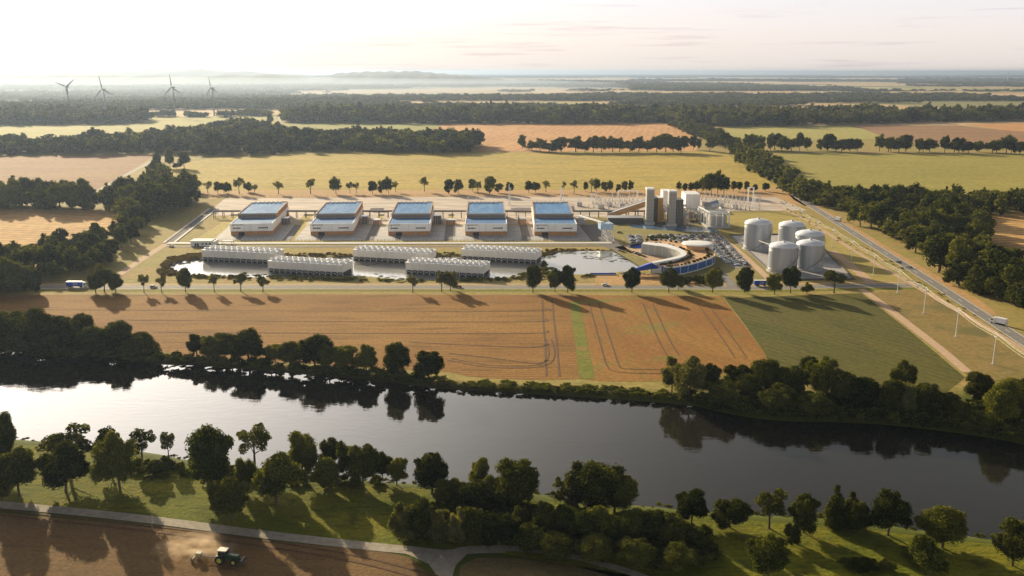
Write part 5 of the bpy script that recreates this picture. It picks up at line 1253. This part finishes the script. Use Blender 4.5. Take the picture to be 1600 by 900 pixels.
# ------------------------------------------------------------------ cars
def wheels(b, xs_, yw, r0, wd=.25):
    for x in xs_:
        for sg in (-1, 1): b.tube((x, sg * yw, r0), (x, sg * (yw - wd), r0), r0, n=12, mt=m_rubber)
def car_mesh(name, paint, van=False):
    b = MB(); Lh, Wh = 2.25, .9
    prof = [(-Lh, .35), (Lh, .35), (Lh, .75), (Lh - .25, .92), (1.1, 1.0), (-Lh + .1, 1.02), (-Lh, .8)]
    n_ = len(prof); vs = [(x, -Wh, z) for x, z in prof] + [(x, Wh, z) for x, z in prof]
    b.add(vs, [tuple(range(n_)), tuple(range(2 * n_ - 1, n_ - 1, -1))] + [(i, n_ + i, n_ + (i + 1) % n_, (i + 1) % n_) for i in range(n_)], paint)
    top = [(-1.95, 1.02), (1.15, 1.0), (.45, 1.48), (-1.35, 1.5)] if not van else [(-2.2, 1.0), (1.6, .98), (1.0, 1.95), (-2.15, 1.95)]
    vs = [(x, -.84 if z < 1.2 else -.68, z) for x, z in top] + [(x, .84 if z < 1.2 else .68, z) for x, z in top]
    b.add(vs, [(0, 1, 2, 3), (7, 6, 5, 4), (1, 5, 6, 2), (3, 7, 4, 0), (0, 4, 5, 1)], m_cwin); z = top[2][1]
    b.add([(top[3][0] - .03, -.7, z), (top[2][0] + .05, -.7, z), (top[2][0] + .05, .7, z), (top[3][0] - .03, .7, z), (top[3][0] - .03, -.7, z + .05), (top[2][0] + .05, -.7, z + .05), (top[2][0] + .05, .7, z + .05), (top[3][0] - .03, .7, z + .05)], [(4, 5, 6, 7), (0, 1, 5, 4), (1, 2, 6, 5), (2, 3, 7, 6), (3, 0, 4, 7), (3, 2, 1, 0)], paint)
    wheels(b, (-1.35, 1.35), .92, .33); return b.mesh(name)
PAINT = [('white', mat('car_white', (.75, .75, .74), .25, spec=.6)), ('silver', mat('car_silver', (.45, .46, .48), .25, .5)), ('black', mat('car_black', (.015, .015, .018), .2, spec=.7)), ('grey', mat('car_grey', (.12, .125, .13), .25, spec=.6)), ('dark blue', mat('car_blue', (.02, .05, .14), .25, spec=.6)), ('red', mat('car_red', (.28, .02, .02), .25, spec=.6))]
CM = [(cn, car_mesh('parked_car', mt_)) for cn, mt_ in PAINT]
wts = [4, 4, 6, 5, 3, .7]; r_ = random.Random(9)
def lot(cols, y0, y1, place, pitch=4.6):
    for ci, (xt, xb, yt, yb) in enumerate(cols):
        A, B = G(xt, yt), G(xb, yb); n_ = int((A - B).length / pitch)
        for k in range(n_):
            if r_.random() < .16: continue
            cn, me = r_.choices(CM, wts)[0]
            q = bpy.data.objects.new('parked_car', me); C.objects.link(q); q.location = B.lerp(A, (k + .5) / n_) + Vector((0, 0, .14)); q.rotation_euler = (0, 0, (0 if r_.random() < .5 else math.pi) + r_.uniform(-.04, .04))
            tag(q, f'{cn} car, {ordinal(ci)} column from left, {ordinal(k)} from front {place}', 'car', 'cars ' + place)
lot([(985, 990, 368.5, 381), (997, 998.5, 368.5, 381)], 0, 0, 'in the small left car park')
lot([(1018 + k * 10.4, 1019 + k * 10.2, 367.4, 373.4 + k * 1.15) for k in range(7)], 0, 0, 'in the strip behind the ring')
lot([(1089, 1119, 367.5, 394), (1097, 1138, 367.5, 412), (1110, 1153, 367.5, 416), (1122, 1167, 368, 416)], 0, 0, 'in the large right car park', 5.2)
def moving_car(px, py, rz, pi_, label, van=False):
    cn, mt_ = PAINT[pi_]; c = G(px, py) + Vector((0, 0, .12)); o = thing('car', label, 'car', c, rz)
    b = MB(); Lh, Wh = 2.4, .95; prof = [(-Lh, .35), (Lh, .35), (Lh, .75), (Lh - .25, .92), (1.1, 1.0), (-Lh + .1, 1.02), (-Lh, .8)]; n_ = len(prof)
    vs = [(x, -Wh, z) for x, z in prof] + [(x, Wh, z) for x, z in prof]
    b.add(vs, [tuple(range(n_)), tuple(range(2 * n_ - 1, n_ - 1, -1))] + [(i, n_ + i, n_ + (i + 1) % n_, (i + 1) % n_) for i in range(n_)], mt_); b.box(-1.4, -.72, 1.5, .5, .72, 1.55, mt_); b.build('body', o)
    b = MB(); top = [(-2.0, 1.02), (1.2, 1.0), (.5, 1.5), (-1.4, 1.5)]; vs = [(x, -.86 if z < 1.2 else -.7, z) for x, z in top] + [(x, .86 if z < 1.2 else .7, z) for x, z in top]
    b.add(vs, [(0, 1, 2, 3), (7, 6, 5, 4), (1, 5, 6, 2), (3, 7, 4, 0)], m_cwin); b.build('windows', o)
    for x in (-1.4, 1.4):
        for sg in (-1, 1): MB().tube((x, sg * .96, .34), (x, sg * .72, .34), .34, n=12, mt=m_rubber).build('wheel', o)
moving_car(240, 449.5, 0, 2, 'black car between two pale young trees on the front road')
moving_car(716, 449.5, math.pi, 5, 'red car just right of the pale trees on the front road')
moving_car(946, 446.5, 0, 0, 'white car alone on the front road below the round pond')
moving_car(1420, 419, R(118), 1, 'silver car on the highway, just nearer than the dark one')
moving_car(1404, 411, R(118), 3, 'dark grey car on the highway behind the silver one')
moving_car(268, 386, R(160), 0, 'white car at the bend below the gatehouse')
moving_car(968, 364, 0, 2, 'black car alone on the forecourt left of the small car park')
moving_car(996, 396.5, 0, 0, 'white car stopped by the plaza next to the round pond')
# ------------------------------------------------------------------ lorries
m_lblue = mat('lorry_blue', lin((36, 82, 188)), .4)
def lorry(px, py, rz, Lt, side, top, label, z=.1, sc_=1.0, marks=True):
    o = thing('lorry', label, 'lorry', G(px, py) + Vector((0, 0, z)), rz, scale=sc_)
    b = MB(); b.box(-Lt / 2 - 1.2, -1.25, 1.1, Lt / 2 - 1.2, 1.25, 3.85, side); b.build('trailer', o)
    MB().box(-Lt / 2 - 1.24, -1.29, 3.85, Lt / 2 - 1.16, 1.29, 4.0, top).build('trailer_roof', o)
    b = MB(); x0 = Lt / 2 - .7; vs = []
    prof = [(x0, .6), (x0 + 2.4, .6), (x0 + 2.4, 1.7), (x0 + 2.1, 3.0), (x0 + 1.5, 3.4), (x0, 3.8)]; n_ = len(prof)
    vs = [(x, -1.2, z_) for x, z_ in prof] + [(x, 1.2, z_) for x, z_ in prof]
    b.add(vs, [tuple(range(n_)), tuple(range(2 * n_ - 1, n_ - 1, -1))] + [(i, n_ + i, n_ + (i + 1) % n_, (i + 1) % n_) for i in range(n_)], m_wht); cab = b.build('cab', o)
    b = MB(); b.add([(x0 + 2.42, -1.05, 1.8), (x0 + 2.42, 1.05, 1.8), (x0 + 2.16, 1.05, 2.9), (x0 + 2.16, -1.05, 2.9)], [(0, 1, 2, 3)], m_cwin)
    for sg in (-1, 1): b.box(x0 + .9, sg * 1.21 - .01, 1.8, x0 + 2.0, sg * 1.21 + .01, 2.7, m_cwin)
    b.build('window', cab)
    MB().box(-Lt / 2 - 1, -.5, .8, Lt / 2 + 1.4, .5, 1.1, m_frame).build('chassis', o)
    for x in (-Lt / 2 + .4, -Lt / 2 + 1.7, Lt / 2 - 2.2, Lt / 2 + .7):
        for sg in (-1, 1): MB().tube((x, sg * 1.2, .5), (x, sg * .85, .5), .5, n=12, mt=m_rubber).build('wheel', o)
    if marks:
        b = MB()
        b.box(-1.9, -1.28, 2.75, .9, -1.25, 2.95, m_wht); b.box(-1.9, -1.28, 2.1, 1.6, -1.25, 2.35, m_wht); b.build('lettering', o)
lorry(120, 449, 0, 10.2, m_lblue, m_wht, 'long blue box lorry with white roof and cab on the left of the front road')
lorry(1190, 447, 0, 8.0, m_lblue, m_wht, 'short blue lorry half hidden among the trees below the tanks')
lorry(1308.5, 345.5, R(118), 5.5, m_wht, m_wht, 'small white box lorry far up the diagonal highway', marks=False)
lorry(1561, 507, R(122), 6.0, m_wht, m_wht, 'white box lorry low on the highway near the right edge', marks=False)
# ------------------------------------------------------------------ tractor and harrow
tc_ = G(354, 879); s = 1.32
o = thing('tractor', 'green tractor with pale cab roof and yellow wheel hubs crossing the ploughed field', 'tractor', tc_ + Vector((0, 0, .05)), R(-9), scale=s)
m_tg = mat('tractor_green', (.012, .05, .018), .35, spec=.6); m_ty = mat('hub_yellow', (.42, .40, .06), .5); m_roof = mat('cab_roof_beige', (.62, .55, .42), .6)
b = MB(); prof = [(.2, 1.0), (3.0, .95), (3.1, 1.7), (2.9, 2.0), (.4, 2.2), (.2, 2.2)]; n_ = len(prof)
b.add([(x, -.45, z) for x, z in prof] + [(x, .45, z) for x, z in prof], [tuple(range(n_)), tuple(range(2 * n_ - 1, n_ - 1, -1))] + [(i, n_ + i, n_ + (i + 1) % n_, (i + 1) % n_) for i in range(n_)], m_tg); b.build('bonnet', o)
b = MB(); b.box(-1.9, -.4, .7, 2.9, .4, 1.1, m_frame); b.box(-1.9, -.55, 1.1, .2, .55, 1.7, m_tg); b.build('chassis', o)
b = MB(); b.add([(-1.55, -.85, 1.6), (.3, -.85, 1.6), (.3, .85, 1.6), (-1.55, .85, 1.6), (-1.35, -.75, 3.0), (.1, -.75, 3.0), (.1, .75, 3.0), (-1.35, .75, 3.0)], [(0, 1, 5, 4), (1, 2, 6, 5), (2, 3, 7, 6), (3, 0, 4, 7)], m_cwin); cb = b.build('cab', o)
b = MB()
for x0, x1 in ((-1.55, -1.35), (.3, .1)):
    for sg in (-1, 1): b.bar((x0, sg * .87, 1.6), (x1, sg * .77, 3.0), .12, .12, m_tg)
b.build('pillar', cb)
b = MB(); b.prism([(-1.65, -.85), (.35, -.85), (.45, -.6), (.45, .6), (.35, .85), (-1.65, .85)], 3.0, 3.22, m_roof); b.build('roof', cb)
for sg in (-1, 1):
    b = MB(); b.box(-1.9, sg * .95 - .3, 1.95, -.2, sg * .95 + .3, 2.05, m_tg); b.build('mudguard', o)
def twheel(x, y, r0, wd):
    sg = 1 if y > 0 else -1
    b = MB(); b.lathe([(r0 * .55, -wd / 2), (r0 * .93, -wd / 2), (r0, -wd * .3), (r0, wd * .3), (r0 * .93, wd / 2), (r0 * .55, wd / 2)], 28, m_rubber)
    for k in range(20):
        a = k * math.pi / 10; b.bar((math.cos(a) * r0, math.sin(a) * r0, -wd / 2), (math.cos(a + .12) * r0, math.sin(a + .12) * r0, wd / 2), .1, .1, m_rubber)
    q = b.build('wheel', o); q.location = (x, y, r0); q.rotation_euler = (R(90), 0, 0)
    b = MB(); b.lathe([(.02, sg * -wd * .25), (r0 * .3, sg * -wd * .25), (r0 * .56, sg * -wd * .45)], 20, m_ty); b.lathe([(.02, wd * .3), (r0 * .56, wd * .3)], 20, m_ty); b.build('hub', q)
for sg in (-1, 1): twheel(-1.1, sg * 1.05, 1.0, .6); twheel(2.1, sg * .95, .72, .45)
b = MB(); b.bar((2.8, -.6, 1.0), (4.0, -.6, .9), .14, .14, m_tg); b.bar((2.8, .6, 1.0), (4.0, .6, .9), .14, .14, m_tg); b.box(3.7, -1.1, .6, 4.2, 1.1, 1.3, m_frame); b.build('front_linkage', o)
b = MB(); b.tube((.6, .55, 2.1), (.6, .55, 3.1), .06, n=8, mt=m_frame); b.build('exhaust', o)
o = thing('harrow', 'dark harrow with folded frame towed behind the green tractor', 'farm implement', G(311, 874), R(-9), scale=1.35)
b = MB(); b.bar((-1.2, 0, 1.0), (4.6, 0, .8), .16, .16, m_frame); b.bar((-.6, -1.6, .9), (-.6, 1.6, .9), .2, .2, m_frame); b.bar((.6, -1.6, .9), (.6, 1.6, .9), .2, .2, m_frame); b.box(-.5, -.5, 1.1, .7, .5, 1.7, m_tg); b.build('frame', o)
b = MB()
for k in range(9):
    for x in (-.6, .6): b.bar((x, -1.6 + k * .4, .9), (x - .35, -1.6 + k * .4, .02), .07, .07, m_frame)
b.build('tine', o)
for y in (-1.1, 1.1): MB().tube((-1.0, y - .12, .45), (-1.0, y + .12, .45), .45, n=16, mt=m_rubber).build('wheel', o)
# the dust it raises
dm = bpy.data.materials.new('dust'); dm.use_nodes = True; dn = dm.node_tree.nodes; dn.clear(); DL = dm.node_tree.links.new
do = dn.new('ShaderNodeOutputMaterial'); dv = dn.new('ShaderNodeVolumePrincipled'); dv.inputs['Color'].default_value = (.92, .72, .50, 1); dv.inputs['Anisotropy'].default_value = .5
dtc = dn.new('ShaderNodeTexCoord'); dnz = dn.new('ShaderNodeTexNoise'); dnz.inputs['Scale'].default_value = 2.2; dnz.inputs['Detail'].default_value = 4; DL(dtc.outputs['Object'], dnz.inputs[0])
ln_ = dn.new('ShaderNodeVectorMath'); ln_.operation = 'LENGTH'; DL(dtc.outputs['Object'], ln_.inputs[0])
fo = dn.new('ShaderNodeMapRange'); DL(ln_.outputs['Value'], fo.inputs[0]); fo.inputs[1].default_value = .25; fo.inputs[2].default_value = 1.0; fo.inputs[3].default_value = 1; fo.inputs[4].default_value = 0
th_ = dn.new('ShaderNodeMapRange'); DL(dnz.outputs['Fac'], th_.inputs[0]); th_.inputs[1].default_value = .42; th_.inputs[2].default_value = .7; th_.inputs[3].default_value = 0; th_.inputs[4].default_value = .3
mu_ = dn.new('ShaderNodeMath'); mu_.operation = 'MULTIPLY'; DL(fo.outputs[0], mu_.inputs[0]); DL(th_.outputs[0], mu_.inputs[1]); DL(mu_.outputs[0], dv.inputs['Density']); DL(dv.outputs[0], do.inputs['Volume'])
cv_, cf_ = ICO[1]
b = MB(); b.add(cv_.tolist(), cf_.tolist(), dm); o = b.build('dust'); o.location = G(306, 864) + Vector((0, 0, 1.2)); o.scale = (14, 8.5, 4.6); tag(o, kind='stuff'); o['label'] = 'pale dust cloud raised behind the harrow'; o['category'] = 'dust'
# ------------------------------------------------------------------ ground cover: bank shrubs, reeds, lily pads
def cover(name, pts, hlo, hhi, wlo, whi, mt, label, cat, seed, z=0.0, tm=None):
    r = np.random.default_rng(seed); pts = np.array(pts); n_ = len(pts)
    return mass(name, pts, r.uniform(hlo, hhi, n_), r.uniform(wlo, whi, n_), tm or [BUSH[s_] for s_ in BUSH], mt, label, cat, seed, z)
BUSH = {s_: crown(700 + s_, 'bush', 7, 130, .085, 0, 1.1) for s_ in range(4)}
def along(path, x0, x1, off0, off1, n_, seed):
    r = np.random.default_rng(seed); xs_ = np.array([p.x for p in path]); ys_ = np.array([p.y for p in path]); o_ = np.argsort(xs_)
    x = r.uniform(x0, x1, n_); return np.stack([x, np.interp(x, xs_[o_], ys_[o_]) + r.uniform(off0, off1, n_)], 1)
cover('bank_shrubs', along(far_w, -330, 330, 2.2, 9, 560, 1), 1.0, 2.6, 2.0, 4.5, L_DARK, 'dense low scrub lining the far water edge', 'scrub', 1, -1.2)
cover('bank_shrubs', along(far_w, -20, 150, 3, 12, 150, 2), 1.4, 3.0, 2.4, 4.6, L_GREEN, 'greener scrub lining the far bank below the wheel ruts', 'scrub', 2, -.7)
cover('bank_shrubs', along(near_w, -260, 240, -8, -2.6, 260, 3), .5, 1.4, .9, 2.4, L_GREEN, 'tufts and reeds lining the near water edge', 'reeds', 3, -1.3)
def region(pix, n_, seed):
    r = np.random.default_rng(seed); poly = np.array([(G(*p).x, G(*p).y) for p in pix]); lo, hi = poly.min(0), poly.max(0)
    p = r.uniform(lo, hi, (n_ * 4, 2)); return p[inpoly(p, poly)][:n_]
cover('understory', region([(620, 810), (760, 770), (850, 800), (1000, 815), (1100, 840), (1120, 880), (1040, 892), (900, 868), (760, 850), (640, 850)], 420, 5), 1.5, 4.5, 3.5, 7, L_DARK, 'dark undergrowth beneath the dense clump by the track junction', 'undergrowth', 5)
cover('understory', region([(-30, 556), (-30, 535), (240, 540), (250, 560), (700, 592), (680, 600), (300, 568), (240, 568), (0, 552)], 360, 6), 1.5, 5, 3.5, 7, L_DARK, 'dark undergrowth beneath the trees on the far left bank', 'undergrowth', 6)
cover('understory', region([(1060, 620), (1200, 615), (1500, 630), (1620, 640), (1620, 690), (1500, 676), (1380, 662), (1180, 650), (1100, 640)], 460, 8), 1.5, 5, 3.5, 7, L_DARK, 'dark undergrowth beneath the trees on the far right bank', 'undergrowth', 8)
cover('understory', region([(-20, 745), (60, 740), (200, 745), (330, 760), (600, 762), (600, 740), (440, 730), (200, 725), (60, 730), (-20, 735)], 130, 9), .8, 2.5, 2, 4.5, L_DARK, 'dark undergrowth between the trees above the tractor', 'undergrowth', 9)
cover('reed_bed', region([(246, 424), (262, 404), (300, 397), (330, 398), (318, 404), (280, 409), (262, 418), (290, 432), (250, 430)], 230, 10), .8, 2.0, 2, 4, L_DRY, 'tan reeds round the left tip of the pond', 'reeds', 10)
cover('reed_bed', region([(430, 398), (560, 396), (720, 396), (900, 389), (990, 393), (1008, 402), (960, 392), (880, 393), (848, 402), (640, 402), (430, 404)], 420, 11), .8, 1.8, 2, 4, L_DRY, 'yellow-brown reeds between the kerb wall and the pond', 'reeds', 11)
cover('reed_bed', region([(846, 402), (856, 415), (880, 430), (930, 430), (920, 436), (760, 440), (540, 440), (280, 434), (290, 430), (500, 434), (640, 438), (800, 434), (842, 420)], 560, 12), .8, 2.0, 2, 4, L_GREEN, 'olive reeds along the front rim of the ponds', 'reeds', 12)
cover('hedge', region([(1012, 370), (1050, 371), (1110, 384), (1120, 395), (1100, 383), (1050, 375), (1012, 373)], 90, 14), 1.2, 2.6, 2, 3.5, L_GREEN, 'low hedge planting round the back of the curved building', 'hedge', 14)
cover('hedge', region([(1030, 440), (1110, 432), (1125, 420), (1130, 440), (1100, 446), (1030, 446)], 60, 15), 1.2, 3.2, 2, 4, L_DARK, 'dark bushes in front of the blue glass facade', 'bushes', 15)
cover('meadow_scrub', region([(1225, 312), (1290, 350), (1400, 412), (1540, 500), (1520, 500), (1380, 420), (1270, 355), (1215, 318)], 70, 16), .4, .9, 1, 2.4, L_DRY, 'dry tufts between the power line and the highway', 'scrub', 16)
def pads(pix, n_, seed, label):
    r = np.random.default_rng(seed); p = region(pix, n_, seed); b = MB()
    for x, y in p:
        rx, ry = r.uniform(.6, 2.6), r.uniform(.5, 1.5); k = 7
        b.add([(x + math.cos(t * 6.283 / k) * rx * r.uniform(.7, 1.1), y + math.sin(t * 6.283 / k) * ry * r.uniform(.7, 1.1), -.575) for t in range(k)], [tuple(range(k))], L_GREEN)
    o_ = b.build('lily_pads'); tag(o_, label, 'lily pads', None, 'stuff')
    a_ = o_.data.attributes.new('tone', 'FLOAT', 'FACE'); a_.data.foreach_set('value', np.full(len(o_.data.polygons), .3, np.float32))
pads([(300, 430), (270, 424), (420, 432), (560, 433), (640, 436), (600, 425), (430, 427)], 130, 21, 'floating weed along the front of the long pond')
pads([(480, 402), (560, 404), (700, 404), (720, 410), (560, 415), (480, 412)], 60, 22, 'floating weed among the cooling blocks')
pads([(910, 395), (980, 397), (998, 406), (960, 410), (915, 403)], 70, 23, 'floating weed at the back of the round pond')
# boulders at the water edge, lower right
b = MB(); r_ = random.Random(3); rb = G(1515, 837)
for i in range(6):
    cv, cf = ICO[1]; s_ = r_.uniform(.5, 1.2); dx = r_.uniform(-3, 3); dy = r_.uniform(-1.2, 1.2)
    b = MB(); b.add([(a[0] * s_ * r_.uniform(1, 1.3), a[1] * s_, a[2] * s_ * .6) for a in cv], [tuple(f) for f in cf], m_conc)
    o = b.build('boulder', loc=rb + Vector((dx, dy, -1.2))); tag(o, 'pale boulder at the near water edge left of the right-hand corner tree', 'boulder', 'boulders at the near water edge')
# ------------------------------------------------------------------ the air
hz = MB().box(-70000, -2500, -7, 70000, 110000, 176)
hm = bpy.data.materials.new('haze'); hm.use_nodes = True
hn = hm.node_tree.nodes; hn.clear()
ho = hn.new('ShaderNodeOutputMaterial'); hv = hn.new('ShaderNodeVolumePrincipled')
hv.inputs['Color'].default_value = (.33, .42, .57, 1)
hv.inputs['Density'].default_value = 0.00005
hv.inputs['Anisotropy'].default_value = 0.5
hm.node_tree.links.new(hv.outputs[0], ho.inputs['Volume'])
tag(hz.build('haze', mt=hm), kind='stuff')

# low mist lying over the woods at the left, under the hills
mm_ = bpy.data.materials.new('mist'); mm_.use_nodes = True; mn_ = mm_.node_tree.nodes; mn_.clear()
mo = mn_.new('ShaderNodeOutputMaterial'); mv = mn_.new('ShaderNodeVolumePrincipled')
mv.inputs['Color'].default_value = (.52, .61, .72, 1); mv.inputs['Density'].default_value = .0002; mv.inputs['Anisotropy'].default_value = .35
mm_.node_tree.links.new(mv.outputs[0], mo.inputs['Volume'])
cv_, cf_ = ico(3); b = MB(); b.add(cv_.tolist(), cf_.tolist(), mm_); o = b.build('mist'); o.location = (-3900, 8700, 22); o.scale = (5000, 5200, 66); tag(o, kind='stuff')

for _o in C.objects:
    if _o.get('label') and not 4 <= len(_o['label'].replace('-', ' ').split()) <= 16: print('LONG', _o.name, _o['label'])
